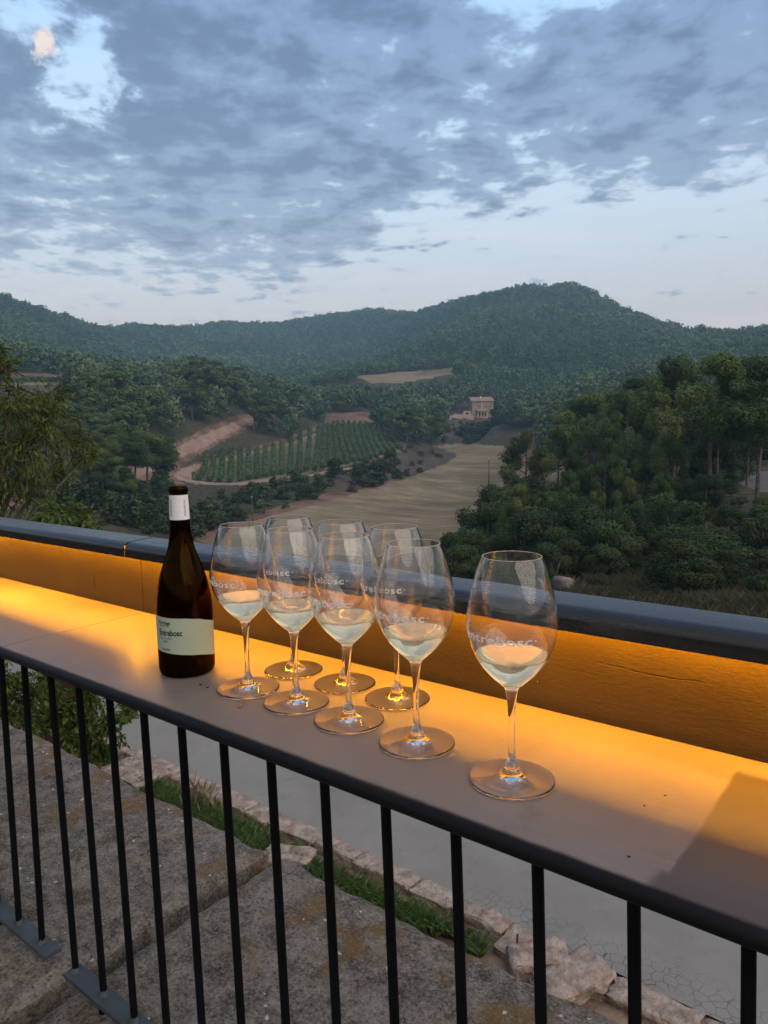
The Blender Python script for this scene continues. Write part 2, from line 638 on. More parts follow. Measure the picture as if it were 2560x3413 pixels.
M['far'] = mat_foliage('distant wood leaves', (0.030, 0.068, 0.034), (0.135, 0.195, 0.085))
M['brown'] = mat_foliage('dry brown scrub leaves', (0.04, 0.032, 0.026), (0.11, 0.085, 0.065))
M['vine'] = mat_foliage('vine leaves', (0.045, 0.088, 0.032), (0.125, 0.19, 0.075))
M['almond'] = mat_foliage('narrow olive green leaves', (0.035, 0.05, 0.012), (0.13, 0.155, 0.04), 0.2, 0.2)
M['creeper'] = mat_foliage('bright creeper leaves', (0.03, 0.06, 0.012), (0.14, 0.19, 0.05), 0.1, 0.2)
M['grass'] = mat_foliage('green grass blades', (0.04, 0.085, 0.025), (0.15, 0.225, 0.08), 0, 0.25)
M['straw'] = mat_foliage('straw coloured seed heads', (0.14, 0.12, 0.07), (0.34, 0.28, 0.17), 0, 0.2)
M['drygrass'] = mat_foliage('dry grass blades', (0.035, 0.042, 0.02), (0.15, 0.13, 0.08), 0, 0.2)
M['bark'] = noisy('grey pine bark', (0.06, 0.05, 0.042), (0.16, 0.135, 0.115), 3.0, 0.95, 0.6, 0.03, 14, 0.1, space='obj')
M['pole'] = noisy('weathered timber pole', (0.07, 0.055, 0.045), (0.13, 0.11, 0.09), 2.0, 0.9, 0.4, 0.01)
M['housewall'] = noisy('farmhouse stone', (0.25, 0.195, 0.16), (0.35, 0.28, 0.235), 0.9, 0.95, 0.6, 0.05, 5)
M['plaster'] = noisy('cream plaster', (0.52, 0.43, 0.33), (0.62, 0.52, 0.41), 0.8, 0.9, 0.2, 0.02)
M['tiles'] = noisy('clay roof tiles', (0.20, 0.13, 0.105), (0.31, 0.215, 0.175), 1.5, 0.9, 0.6, 0.06, 6)
M['dark'] = noisy('dark opening', (0.012, 0.011, 0.012), (0.03, 0.028, 0.028), 3.0, 0.4, 0.05)
M['boulder'] = noisy('pale boulder', (0.12, 0.11, 0.105), (0.24, 0.22, 0.205), 2.0, 0.95, 0.7, 0.05, 8)
M['rust'] = noisy('rusty steel', (0.05, 0.018, 0.012), (0.13, 0.045, 0.026), 8.0, 0.85, 0.3, 0.005)
M['paper'] = noisy('pale sage paper label', (0.37, 0.43, 0.335), (0.40, 0.46, 0.36), 30.0, 0.7, 0.1, 0.001)
M['band'] = noisy('white paper neck band', (0.66, 0.66, 0.70), (0.71, 0.71, 0.745), 40.0, 0.6, 0.05, 0.001)
M['ink'] = noisy('dark blue ink', (0.008, 0.012, 0.028), (0.012, 0.016, 0.035), 30.0, 0.6, 0.0)
M['greyink'] = noisy('soft grey ink', (0.10, 0.11, 0.14), (0.13, 0.14, 0.17), 30.0, 0.6, 0.0)
M['dryleaf'] = noisy('dry leaf scrap', (0.22, 0.10, 0.035), (0.36, 0.19, 0.08), 60.0, 0.8, 0.2, 0.002)
M['crumb'] = noisy('dark crumb', (0.02, 0.015, 0.012), (0.05, 0.035, 0.03), 60.0, 0.8, 0.2, 0.002)
M['tterr'] = noisy('terrace paving', (0.18, 0.15, 0.125), (0.27, 0.23, 0.19), 2.5, 0.9, 0.4, 0.01)


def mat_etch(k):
    m, t = new_mat('frosted etching' if k > 0.7 else 'glass rim with whitened highlight')
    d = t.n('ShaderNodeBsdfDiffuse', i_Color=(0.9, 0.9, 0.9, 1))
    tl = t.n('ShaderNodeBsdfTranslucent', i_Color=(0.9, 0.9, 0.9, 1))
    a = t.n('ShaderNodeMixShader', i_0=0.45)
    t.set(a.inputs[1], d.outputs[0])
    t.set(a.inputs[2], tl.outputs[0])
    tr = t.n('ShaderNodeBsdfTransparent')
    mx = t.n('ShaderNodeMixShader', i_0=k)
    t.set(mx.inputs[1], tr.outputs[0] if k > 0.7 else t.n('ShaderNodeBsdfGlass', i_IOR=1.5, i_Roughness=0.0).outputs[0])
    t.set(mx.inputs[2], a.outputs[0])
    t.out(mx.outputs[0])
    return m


def mat_led():
    m, t = new_mat('warm led strip')
    e = t.n('ShaderNodeEmission', i_Color=(1.0, 0.385, 0.008, 1), i_Strength=LED)
    t.out(e.outputs[0])
    return m


LED = 132.0
M['etch'] = mat_etch(0.85)
M['rim'] = mat_etch(0.5)  # white scatter mixed into the rim glass imitates its bright highlight line
M['led'] = mat_led()

# ================================================================== THE COUNTER AND RAILING
TOPF, NOSE_R, PANEL_Y = 0.5663, 0.0087, 0.8615
X_SEAM = -1.3285
XJ = float(on_y(269.5, 1186, 0.808)[0])


def counter(name, label, x0, x1, rx0, rx1, gap0=0.0, gap1=0.0):
    root = empty(name, (0, 0, 0))
    tag(root, label, 'bar counter', 'steel and board bar counters along the terrace railing')
    prof = [(0.8665, 0.0)]
    for k in range(0, 13):
        a = PI / 2 + PI * k / 12
        prof.append((TOPF + NOSE_R * math.cos(a), -NOSE_R + NOSE_R * math.sin(a)))
    prof.append((0.8665, -2 * NOSE_R))
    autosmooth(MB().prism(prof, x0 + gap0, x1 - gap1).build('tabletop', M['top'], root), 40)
    pan = MB().box((x0 + 0.0012, PANEL_Y, 0.0008), (x1 - 0.0012, PANEL_Y + 0.006, 0.1502)).build('back_panel', M['panel'], root)
    yb, yf = 0.874, 0.806
    prof = [(yb, 0.1608), (0.824, 0.1585)]
    for k in range(1, 7):                                 # rounded shoulder towards the drinker
        a = PI / 2 + (PI / 2) * k / 6
        prof.append((0.822 + 0.016 * math.cos(a), 0.1422 + 0.016 * math.sin(a)))
    prof += [(yf, 0.1292), (yf + 0.003, 0.1290), (yf + 0.003, 0.1515), (0.8605, 0.1515), (0.8605, 0.1504),
             (0.8690, 0.1504), (0.8690, 0.10), (yb, 0.10)]
    rail = MB().prism(prof, rx0, rx1)
    autosmooth(rail.build('top_rail', M['rail'], root), 40)
    MB().box((rx0 + 0.001, 0.8262, 0.1320), (rx1 - (0.045 if rx1 < 0 else 0.001), 0.8278, 0.1514)).build('light_shade', M['rail'], root)
    led = MB().box((rx0 + 0.004, 0.8340, 0.1500), (rx1 - 0.004, 0.8500, 0.1513))
    led.build('light_strip', M['led'], root)
    return root


counter('bar_counter', 'grey bar counter segment left of the seam, behind the bottle, amber light under its rail',
        -5.2, X_SEAM, -5.2, XJ - 0.0028, 0, 0.0013)
counter('bar_counter', 'long grey bar counter with black rounded front edge carrying the bottle and glasses',
        X_SEAM, 1.9, XJ + 0.0028, 1.9, 0.0013, 0)

PLZ = -0.665


def railing(label, ks, px0, px1, lean, legs):
    root = empty('steel_railing', (0, 0, 0))
    tag(root, label, 'railing', 'black balustrade panels under the bar counter')
    for k in ks:
        x = -1.51551 + 0.0997935 * k
        b = MB().tube([(x, 0.6474, -2 * NOSE_R), (x + lean, 0.6440, PLZ)], 0.0064, 14).build('baluster', M['black'], root)
        autosmooth(b, 50)
        w = MB()                                          # lumpy weld bead at the foot
        th = np.linspace(0, 2 * PI, 15)[:-1]
        rr = 0.0105 + rng.uniform(-0.0022, 0.0028, 14)
        lo = np.stack([x + lean + rr * np.cos(th), 0.644 + rr * np.sin(th), np.full(14, PLZ)], 1)
        hi = np.stack([x + lean + 0.0062 * np.cos(th), 0.644 + 0.0062 * np.sin(th), PLZ + 0.0055 + rng.uniform(0, 0.005, 14)], 1)
        w.add(np.concatenate([lo, hi]), [(i, (i + 1) % 14, 14 + (i + 1) % 14, 14 + i) for i in range(14)])
        o = w.build('weld', M['plate'], b, True)
    MB().box((px0, 0.6245, PLZ - 0.009), (px1, 0.6605, PLZ), 0.0012).build('base_plate', M['plate'], root)
    for lx in legs:
        MB().tube([(lx, 0.642, PLZ - 0.009), (lx, 0.642, -0.74)], 0.0075, 10).build('foot', M['black'], root)
    return root


railing('black steel railing panel at the left whose base plate ends short of the joint',
        range(-10, 2), -2.6, -1.381, -0.012, (-1.62, -2.2))
railing('long black steel railing panel under the glasses with base plate over the stone joint',
        range(2, 24), -1.308, 1.0, 0.020, (-1.2, -0.5, 0.3))


# ------------------------------------------------------------------ coping slabs, parapet, terrace
def slab(label, x0, x1, y0, y1, z0, z1, seed):
    nx, ny = max(6, int((x1 - x0) / 0.02)), int((y1 - y0) / 0.02)
    bm = bmesh.new()
    bmesh.ops.create_grid(bm, x_segments=nx, y_segments=ny, size=0.5)
    ge = bmesh.ops.extrude_face_region(bm, geom=bm.faces[:])
    top = {v for v in ge['geom'] if isinstance(v, bmesh.types.BMVert)}
    for v in bm.verts:
        u, w = v.co.x + 0.5, v.co.y + 0.5
        x, y = x0 + u * (x1 - x0), y0 + w * (y1 - y0)
        z = z1 if v in top else z0
        ed = min(u * (x1 - x0), (1 - u) * (x1 - x0), w * (y1 - y0), (1 - w) * (y1 - y0))
        if v in top:
            z += 0.006 * float(fbm(np.float64(x * 9), np.float64(y * 9), 4, seed))
            if ed < 1e-4:
                z -= 0.012 + 0.012 * abs(float(fbm(np.float64(x * 14 + 3), np.float64(y * 14), 3, seed + 5)))
            elif ed < 0.03:
                z -= 0.003
        if ed < 1e-4:
            k = 0.014 * float(fbm(np.float64(x * 12), np.float64(y * 12 + z * 9), 4, seed + 9))
            if w < 1e-4 or w > 1 - 1e-4:
                y += k
            else:
                x += k
        v.co = (x, y, z)
    bmesh.ops.recalc_face_normals(bm, faces=bm.faces)
    me = bpy.data.meshes.new('coping_slab')
    bm.to_mesh(me)
    bm.free()
    me.materials.append(M['slab'])
    o = link(bpy.data.objects.new('coping_slab', me))
    autosmooth(o, 50)
    tag(o, label, 'stone slab', 'weathered coping slabs on the parapet')


slab('lichen spotted coping slab at the left, its end face open at the dark joint', -4.6, -1.352, 0.30, 1.20, -1.10, -0.705, 1)
slab('ochre edged coping slab at the right, below most of the railing', -1.300, 2.6, 0.30, 1.20, -1.10, -0.702, 2)
pw = MB().box((-4.6, 0.36, RZ - 0.1), (2.6, 1.12, -1.095)).build('parapet_wall', M['wall'])
tag(pw, 'weathered parapet wall carrying the coping slabs above the road', 'wall')
tag(MB().box((-4.6, -6.0, -1.25), (2.6, 0.298, -1.06)).build('terrace_floor', M['tterr']), kind='structure')


# ------------------------------------------------------------------ wine glasses
def catmull(P, n):
    P = np.array(P, float)
    Q = np.concatenate([[2 * P[0] - P[1]], P, [2 * P[-1] - P[-2]]])
    out = []
    for i in range(len(P) - 1):
        p0, p1, p2, p3 = Q[i:i + 4]
        for k in range(n):
            t = k / n
            out.append(0.5 * ((2 * p1) + (p2 - p0) * t + (2 * p0 - 5 * p1 + 4 * p2 - p3) * t * t + (3 * p1 - p0 - 3 * p2 + p3) * t ** 3))
    out.append(P[-1])
    return np.array(out)


FOOT = [(0.0004, 0.0022), (0.012, 0.0018), (0.030, 0.0010), (0.0430, 0.0003), (0.0450, 0.0008), (0.0455, 0.0017), (0.0447, 0.0027),
        (0.040, 0.0034), (0.030, 0.0043), (0.020, 0.0057), (0.0135, 0.0078), (0.0098, 0.0103)]
STEM = [(0.0098, 0.0103), (0.0078, 0.0145), (0.0064, 0.0185), (0.0050, 0.0222), (0.0041, 0.0275), (0.0035, 0.034), (0.0033, 0.042), (0.0035, 0.058),
        (0.0040, 0.074), (0.0049, 0.087), (0.0060, 0.096), (0.0069, 0.1005)]
BOWL = [(0.0069, 0.1005), (0.0086, 0.1035), (0.0123, 0.1068), (0.0196, 0.1135), (0.0272, 0.1215), (0.0350, 0.1320), (0.0420, 0.1450),
        (0.0462, 0.1590), (0.0477, 0.1720), (0.0467, 0.1850), (0.0440, 0.2000), (0.0400, 0.2160), (0.0356, 0.2310), (0.0309, 0.2428)]
bo = catmull(BOWL, 5)
fo, st = catmull(FOOT, 4), catmull(STEM, 4)
# inner wall: offset the outer curve
tan = np.gradient(bo, axis=0)
nor = np.stack([tan[:, 1], -tan[:, 0]], 1)
nor /= np.linalg.norm(nor, axis=1)[:, None]
thick = np.interp(bo[:, 1], [0.10, 0.115, 0.13, 0.20, 0.243], [0.0016, 0.0016, 0.0013, 0.0011, 0.0010])
inn = bo - nor * thick[:, None]
inn = inn[inn[:, 1] > 0.1095]
inn_bot = np.array([[0.0006, 0.1068], [0.0045, 0.1070], [0.0085, 0.1078], [0.0125, 0.1096]])
inn = np.concatenate([inn_bot, inn[inn[:, 0] > 0.0138]])
rim = np.array([[0.03035 + 0.00055 * math.cos(a), 0.24320 + 0.00055 * math.sin(a)] for a in np.linspace(0.1, PI - 0.1, 9)])
full = np.concatenate([fo, st[1:], bo[1:], rim, inn[::-1]])
i_f, i_s = len(fo) - 1, len(fo) + len(st) - 2
i_r0 = i_s + len(bo)
i_r1 = i_r0 + len(rim) - 1
BOWL_R = lambda z: np.interp(z, bo[:, 1], bo[:, 0])
INN_R = lambda z: np.interp(z, inn[:, 1], inn[:, 0])


def lathe_normals(P):
    t = np.gradient(P, axis=0)
    n = np.stack([t[:, 1], -t[:, 0]], 1)
    return n / (np.linalg.norm(n, axis=1)[:, None] + 1e-12)


def lathe(name, P, m, parent, N=None, seg=112, closed_ends=(False, False)):
    """P from the axis outwards; normals given per profile point keep seams invisible"""
    th = np.arange(seg) * 2 * PI / seg
    c, s = np.cos(th), np.sin(th)
    V = np.stack([P[:, 0][:, None] * c, P[:, 0][:, None] * s, np.repeat(P[:, 1][:, None], seg, 1)], 2).reshape(-1, 3)
    F = []
    for i in range(len(P) - 1):
        for j in range(seg):
            k = (j + 1) % seg
            F.append((i * seg + j, i * seg + k, (i + 1) * seg + k, (i + 1) * seg + j))
    if closed_ends[0]:
        F.append(tuple(range(seg - 1, -1, -1)))
    if closed_ends[1]:
        F.append(tuple((len(P) - 1) * seg + j for j in range(seg)))
    o = mesh(name, V, F, m, parent, True)
    if N is not None:
        NV = np.stack([N[:, 0][:, None] * c, N[:, 0][:, None] * s, np.repeat(N[:, 1][:, None], seg, 1)], 2).reshape(-1, 3)
        o.data.normals_split_custom_set_from_vertices(NV.tolist())
    return o


def text_geo(body, size, spacing=1.0, offset=0.0):
    cu = bpy.data.curves.new('lettering', 'FONT')
    cu.body = body
    cu.size = size
    cu.space_character = spacing
    cu.offset = offset
    cu.align_x = 'CENTER'
    cu.align_y = 'CENTER'
    cu.resolution_u = 4
    o = bpy.data.objects.new('lettering', cu)
    COL.objects.link(o)
    bpy.context.view_layer.update()
    me = bpy.data.meshes.new_from_object(o.evaluated_get(bpy.context.evaluated_depsgraph_get()))
    bm = bmesh.new()
    bm.from_mesh(me)
    bmesh.ops.triangulate(bm, faces=bm.faces[:])
    bm.verts.index_update()
    v = np.array([tuple(q.co) for q in bm.verts])[:, :2]
    f = [[q.index for q in p.verts] for p in bm.faces]
    bm.free()
    bpy.data.objects.remove(o)
    bpy.data.meshes.remove(me)
    bpy.data.curves.remove(cu)
    return v, f


def wrap(v, ang0, z0, rfun, off, rot=False):
    """lay flat lettering on a surface of revolution; ang0 = azimuth of its centre"""
    x, y = (v[:, 0], v[:, 1]) if not rot else (-v[:, 1], v[:, 0])
    z = z0 + y
    R = float(rfun(z0))
    a = ang0 + x / R
    r = rfun(z) + off
    return np.stack([r * np.cos(a), r * np.sin(a), z], 1)


NFULL = lathe_normals(full)
NFULL[0] = (0, -1)
NFULL[-1] = (0, 1)
WINE_Z = 0.1392


def facing(x, y):
    return math.atan2(-y, -x)


def build_glass(wine):
    root = empty('wine_glass')
    lathe('foot', full[:i_f + 1], M['footglass'], root, NFULL[:i_f + 1])
    lathe('stem', full[i_f:i_s + 1], M['glass'], root, NFULL[i_f:i_s + 1])
    lathe('bowl', full[i_s:i_r0 + 1], M['glass'], root, NFULL[i_s:i_r0 + 1])
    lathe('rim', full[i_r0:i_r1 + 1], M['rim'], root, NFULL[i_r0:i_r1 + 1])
    lathe('bowl_lining', full[i_r1:], M['glass'], root, NFULL[i_r1:])
    v, f = text_geo('entrebosc', 0.0132, 1.12, 0.00022)
    v[:, 0] *= 0.080 / np.ptp(v[:, 0])
    dot = np.array([[0, 0]] + [[0.0009 * math.cos(a), 0.0009 * math.sin(a)] for a in np.linspace(0, 2 * PI, 13)[:-1]])
    dot[:, 0] += v[:, 0].max() + 0.0042
    dot[:, 1] += 0.0006
    n = len(v)
    v = np.concatenate([v, dot])
    f = f + [(n, n + 1 + i, n + 1 + (i + 1) % 12) for i in range(12)]
    mesh('etched_lettering', wrap(v, 0.0, 0.1655, BOWL_R, 0.0003), f, M['etch'], root)
    if wine:
        zz = inn[(inn[:, 1] < WINE_Z)]
        w = zz.copy()
        tn = lathe_normals(w)
        w = w + tn * 0.00025                               # overlaps the glass wall: no air gap
        r = float(INN_R(WINE_Z)) + 0.00025
        men = np.array([[r, WINE_Z + 0.0006], [r - 0.0009, WINE_Z + 0.0001], [r - 0.003, WINE_Z - 0.0002], [r * 0.5, WINE_Z - 0.00025], [0.0005, WINE_Z - 0.00025]])
        P = np.concatenate([w, men])
        NN = lathe_normals(P)
        NN[0] = (0, -1)
        NN[len(w):] = [(0.7, 0.7), (0.25, 0.97), (0.03, 1), (0, 1), (0, 1)]
        NN[len(w) - 1] = tn[-1]
        lathe('wine', P, M['wine'], root, NN)
    return root


GLASSES = [  # x, y, lettering turn from the viewer in degrees, wine, label
    (-0.355, 0.6631, -24, True, 'wine glass with white wine standing apart at the right end of the group'),
    (-0.4901, 0.6776, -36, True, 'front row wine glass with wine, second from the right, beside the lone right glass'),
    (-0.6009, 0.6815, -44, True, 'front row wine glass with wine in the middle of the five filled glasses'),
    (-0.7008, 0.6852, -28, True, 'front row wine glass with wine, the second one right of the bottle'),
    (-0.7987, 0.6836, -64, True, 'wine glass with white wine standing next to the bottle'),
    (-0.5947, 0.7773, -40, False, 'empty wine glass, rightmost of the three in the back row'),
    (-0.6944, 0.7800, -46, False, 'empty wine glass in the middle of the back row'),
    (-0.8011, 0.7797, -50, False, 'empty wine glass, leftmost of the three in the back row'),
]
protos = {True: None, False: None}
for gx, gy, turn, wine, lab in GLASSES:
    g = build_glass(wine) if protos[wine] is None else copy_tree(protos[wine])
    if protos[wine] is None:
        protos[wine] = g
    g.location = (gx, gy, 0.0002)
    g.rotation_euler = (0, 0, facing(gx, gy) + math.radians(turn))
    tag(g, lab, 'wine glass', 'etched wine glasses on the counter')

# ------------------------------------------------------------------ wine bottle
BX, BY = -0.94176, 0.68327
bott = empty('wine_bottle', (BX, BY, 0.0003))
tag(bott, 'dark amber wine bottle with pale sage label, open, standing left of the glasses', 'wine bottle')
BO = [(0.0005, 0.0150), (0.012, 0.0135), (0.024, 0.0080), (0.0325, 0.0012), (0.0375, 0.0004), (0.0412, 0.0032), (0.0428, 0.0085), (0.0431, 0.02), (0.0431, 0.06), (0.0431, 0.098), (0.0424, 0.112),
      (0.0411, 0.123), (0.0389, 0.136), (0.0357, 0.151), (0.0312, 0.1665), (0.0254, 0.183), (0.0202, 0.199), (0.0172, 0.2155),
      (0.0156, 0.230), (0.0149, 0.2435), (0.0143, 0.262), (0.0138, 0.2800), (0.01375, 0.2838), (0.01465, 0.2848), (0.01475, 0.2890), (0.0139, 0.2904),
      (0.01365, 0.2918), (0.0132, 0.2930), (0.0122, 0.2931)]
BI = [(0.0104, 0.2920), (0.0097, 0.287), (0.0100, 0.26), (0.0112, 0.232), (0.0140, 0.2130), (0.0176, 0.198), (0.0228, 0.182), (0.0284, 0.166),
      (0.0328, 0.150), (0.0358, 0.135), (0.0378, 0.122), (0.0393, 0.105), (0.0397, 0.09), (0.0397, 0.03), (0.0390, 0.016), (0.035, 0.010), (0.027, 0.0145), (0.014, 0.0205), (0.0005, 0.0215)]
bo_, bi_ = catmull(BO, 4), catmull(BI, 4)
BP = np.concatenate([bo_, bi_])
BN = lathe_normals(BP)
BN[0] = (0, -1)
BN[-1] = (0, 1)
lathe('glass_body', BP, M['amber'], bott, BN)
BR = lambda z: np.interp(z, bo_[10:, 1], bo_[10:, 0])
vf = facing(BX, BY)

na = 60
aa = np.linspace(-2.05, 2.05, na)
sn = np.sin(np.clip(aa, -PI / 2, PI / 2))
top_z = 0.0905 + np.interp(sn, [-1, -0.5, 0.0, 0.5, 0.8, 1], [0.0068, 0.0052, 0.0045, 0.0008, -0.0050, -0.0105])
bot_z = 0.0345 + np.interp(sn, [-1, -0.5, 0.0, 0.5, 0.8, 1], [0.0082, 0.0058, 0.0035, 0.0004, -0.0040, -0.0090])
LV, LF = [], []
nz = 7
for i in range(na):
    for j in range(nz):
        z = bot_z[i] + (top_z[i] - bot_z[i]) * j / (nz - 1)
        r = float(BR(z)) + 0.00035
        LV.append((r * math.cos(vf + aa[i]), r * math.sin(vf + aa[i]), z))
for i in range(na - 1):
    for j in range(nz - 1):
        LF.append((i * nz + j, (i + 1) * nz + j, (i + 1) * nz + j + 1, i * nz + j + 1))
lab = mesh('label', LV, LF, M['paper'], bott, True)


def letter(body, size, ang, z, parent, m, width=None, off=0.0, rot=False, lift=0.00055, name='lettering'):
    v, f = text_geo(body, size, 1.0, off)
    if width:
        v[:, 0] *= width / np.ptp(v[:, 0])
    return mesh(name, wrap(v, vf + math.radians(ang), z, BR, lift, rot), f, m, parent)


letter('Pla de Bages', 0.0066, -46, 0.0880, lab, M['ink'], 0.0230, 0.00016)
letter("Denominacio d'Origen", 0.0028, -46, 0.0838, lab, M['ink'], 0.0185, 0.00006)
letter('Entrebosc', 0.0128, -34, 0.0722, lab, M['ink'], 0.0410, 0.00035)
letter("Nou d'un Boix", 0.0050, -44, 0.0640, lab, M['greyink'], 0.0240, 0.00004)
letter('2024', 0.0050, -44, 0.0588, lab, M['greyink'], 0.0082, 0.0001)
letter('Picapoll Blanc', 0.0044, -44, 0.0465, lab, M['ink'], 0.0175, 0.0001)
nb = []
bz = np.linspace(0.2425, 0.2806, 6)
th = np.linspace(0, 2 * PI, 65)[:-1]
for z in bz:
    r = float(BR(z)) + 0.0004
    nb.append(np.stack([r * np.cos(th), r * np.sin(th), np.full(64, z)], 1))
band = mesh('neck_band', np.concatenate(nb), [(i * 64 + j, i * 64 + (j + 1) % 64, (i + 1) * 64 + (j + 1) % 64, (i + 1) * 64 + j)
                                              for i in range(5) for j in range(64)], M['band'], bott, True)
for ang in (-54, 33):
    letter('entrebosc', 0.0058, ang, 0.2612, band, M['greyink'], 0.0250, 0.00004, True)

# ------------------------------------------------------------------ scraps on the counter
for i, (dx, dy, sz, m, labl) in enumerate([
        (520, 1525, 0.0062, 'dryleaf', 'curled orange dry leaf scrap in front of the leftmost glass'),
        (433, 1480, 0.0034, 'crumb', 'dark flat crumb just right of the bottle foot'),
        (448, 1486, 0.0024, 'crumb', 'smaller dark crumb between the bottle and the leftmost glass'),
        (1436, 1720, 0.0011, 'crumb', 'tiny dark speck in the amber light right of the lone glass'),
        (1392, 1742, 0.0011, 'crumb', 'tiny dark speck below the edge of the amber light'),
        (1358, 1852, 0.0013, 'crumb', 'tiny dark speck near the front edge left of the wiped patch')]):
    p = on_z(dx, dy, 0)
    n = 9
    a = np.arange(n) * 2 * PI / n
    r = sz * (0.6 + 0.4 * rng.random(n))
    rot = rng.random() * 3
    x, y = 1.5 * r * np.cos(a), 0.7 * r * np.sin(a)
    xr, yr = x * math.cos(rot) - y * math.sin(rot), x * math.sin(rot) + y * math.cos(rot)
    up = 0.0006 + 0.12 * np.abs(x)
    V = [(0, 0, 0.0004)] + list(zip(xr, yr, up)) + [(0, 0, 0.0012)] + list(zip(xr, yr, up + 0.0007))
    F = [(0, 1 + (k + 1) % n, 1 + k) for k in range(n)] + [(n + 1, n + 2 + k, n + 2 + (k + 1) % n) for k in range(n)]
    F += [(1 + k, 1 + (k + 1) % n, n + 2 + (k + 1) % n, n + 2 + k) for k in range(n)]
    o = mesh('leaf_scrap' if m == 'dryleaf' else 'crumb', V, F, M[m], None, True, (p[0], p[1], 0.0))
    tag(o, labl, 'leaf scrap' if m == 'dryleaf' else 'crumb', 'scraps lying on the counter')

# ================================================================== THE LAND
# (layout x, layout y, distance m, metres of tree standing on the ground there)
CP = [
    # near ground below the terrace
    (0, 1130, 32, 0), (200, 1165, 34, 0), (420, 1210, 36, 0), (700, 1260, 34, 0), (950, 1290, 30, 0),
    (-350, 1090, 32, 0), (1150, 1320, 23, 0), (1400, 1345, 19, 0), (1659, 1360, 17, 0), (1980, 1370, 15, 0),
    (1200, 1268, 29, 0), (1420, 1292, 25, 0), (1659, 1318, 21.5, 0), (1659, 1255, 28, 0), (1400, 1235, 33, 0),
    (1050, 1235, 42, 0), (1250, 1190, 42, 0), (1450, 1150, 46, 0), (1659, 1150, 42, 0), (1980, 1100, 45, 0),
    (1150, 1130, 72, 0), (1300, 1090, 66, 0), (1450, 1070, 66, 0), (1659, 1056, 66, 0), (1600, 1024, 82, 0), (1980, 1030, 75, 0),
    # left foot
    (0, 1070, 75, 0), (100, 1085, 82, 0), (250, 1120, 80, 0), (-350, 1040, 75, 0), (60, 1040, 100, 0),
    (330, 1110, 95, 0), (200, 1020, 125, 0), (0, 1000, 120, 0), (-350, 970, 125, 0),
    # stubble field
    (450, 1170, 88, 0), (700, 1150, 92, 0), (950, 1140, 96, 0), (650, 1105, 116, 0), (860, 1050, 155, 0),
    (1040, 1075, 148, 0), (960, 1010, 195, 0), (1050, 1000, 205, 0), (1100, 985, 225, 0), (950, 966, 270, 0), (1050, 960, 290, 0), (1180, 1000, 190, 0), (1200, 1060, 120, 0),
    # bank and vineyard
    (430, 1140, 98, 0), (560, 1090, 126, 0), (700, 1058, 142, 0), (860, 1022, 178, 0), (960, 985, 225, 0),
    (415, 1036, 158, 0), (600, 1032, 156, 0), (760, 1004, 172, 0), (880, 965, 225, 0), (690, 925, 250, 0), (780, 918, 262, 0), (560, 975, 205, 0), (430, 1008, 178, 0),
    # dirt track
    (285, 1028, 145, 0), (330, 1010, 158, 0), (420, 970, 185, 0), (500, 935, 212, 0), (545, 906, 240, 0),
    # left wooded hill
    (200, 930, 165, 0), (320, 915, 190, 0), (200, 880, 200, 0), (450, 890, 222, 0), (450, 850, 250, 0), (300, 850, 240, 0), (600, 880, 270, 0), (700, 888, 285, 0),
    (790, 888, 290, 0), (0, 833, 235, 0), (130, 838, 240, 0), (0, 815, 250, 0), (130, 815, 255, 0), (-350, 850, 240, 0), (470, 850, 290, 0),
    (0, 745, 345, 6), (110, 775, 330, 6), (-350, 730, 330, 6), (200, 815, 330, 6), (0, 760, 430, 0), (250, 830, 420, 0),
    # far ring of hills
    (0, 630, 760, 7), (60, 655, 780, 7), (150, 686, 850, 7), (300, 700, 1000, 7), (470, 697, 1150, 7), (640, 693, 1200, 7), (720, 677, 1200, 7),
    (820, 668, 1150, 7), (930, 682, 1100, 7), (970, 654, 1020, 7), (1050, 641, 960, 7), (1150, 642, 880, 7), (1215, 622, 835, 7), (1245, 614, 830, 7), (1290, 637, 810, 7), (1330, 658, 800, 7), (1400, 684, 740, 7), (1480, 708, 700, 7),
    (1600, 714, 680, 7), (1659, 703, 700, 7), (1980, 680, 700, 7), (-350, 610, 700, 7),
    (100, 720, 640, 5), (300, 770, 720, 5), (330, 800, 520, 5), (550, 770, 800, 5), (550, 815, 520, 5), (700, 770, 800, 5), (700, 815, 500, 5), (850, 750, 780, 5),
    # nearer ridge in front of the peak
    (800, 790, 480, 6), (870, 762, 500, 6), (960, 735, 540, 6), (1060, 715, 580, 6), (1180, 680, 680, 6), (900, 795, 430, 6), (1000, 790, 420, 6), (850, 780, 640, 0),
    # clearing field, house, tree belt
    (775, 813, 400, 0), (870, 806, 410, 0), (985, 796, 430, 0), (975, 810, 385, 0), (850, 828, 370, 0),
    (700, 862, 330, 4), (830, 862, 330, 4), (930, 868, 320, 4), (1043, 898, 318, 0), (980, 900, 312, 0), (980, 925, 300, 0), (1060, 935, 285, 0),
    (1100, 880, 330, 4), (1200, 880, 270, 4), (1180, 930, 215, 4), (1300, 850, 280, 4), (1300, 930, 140, 4), (1450, 850, 240, 4), (1450, 930, 130, 4), (1659, 840, 240, 4), (1600, 930, 120, 4),
    (1200, 800, 420, 5), (1400, 780, 400, 5), (1600, 770, 400, 5), (1300, 740, 540, 5), (1500, 740, 520, 5), (1980, 780, 350, 5),
    (1240, 1020, 130, 0), (1350, 1000, 110, 0), (1500, 1000, 95, 0),
]
cpa = np.array(CP, float)
az_c, e_c = azel(cpa[:, 0], cpa[:, 1])
d_c = cpa[:, 2]
e_c = e_c - cpa[:, 3] / d_c
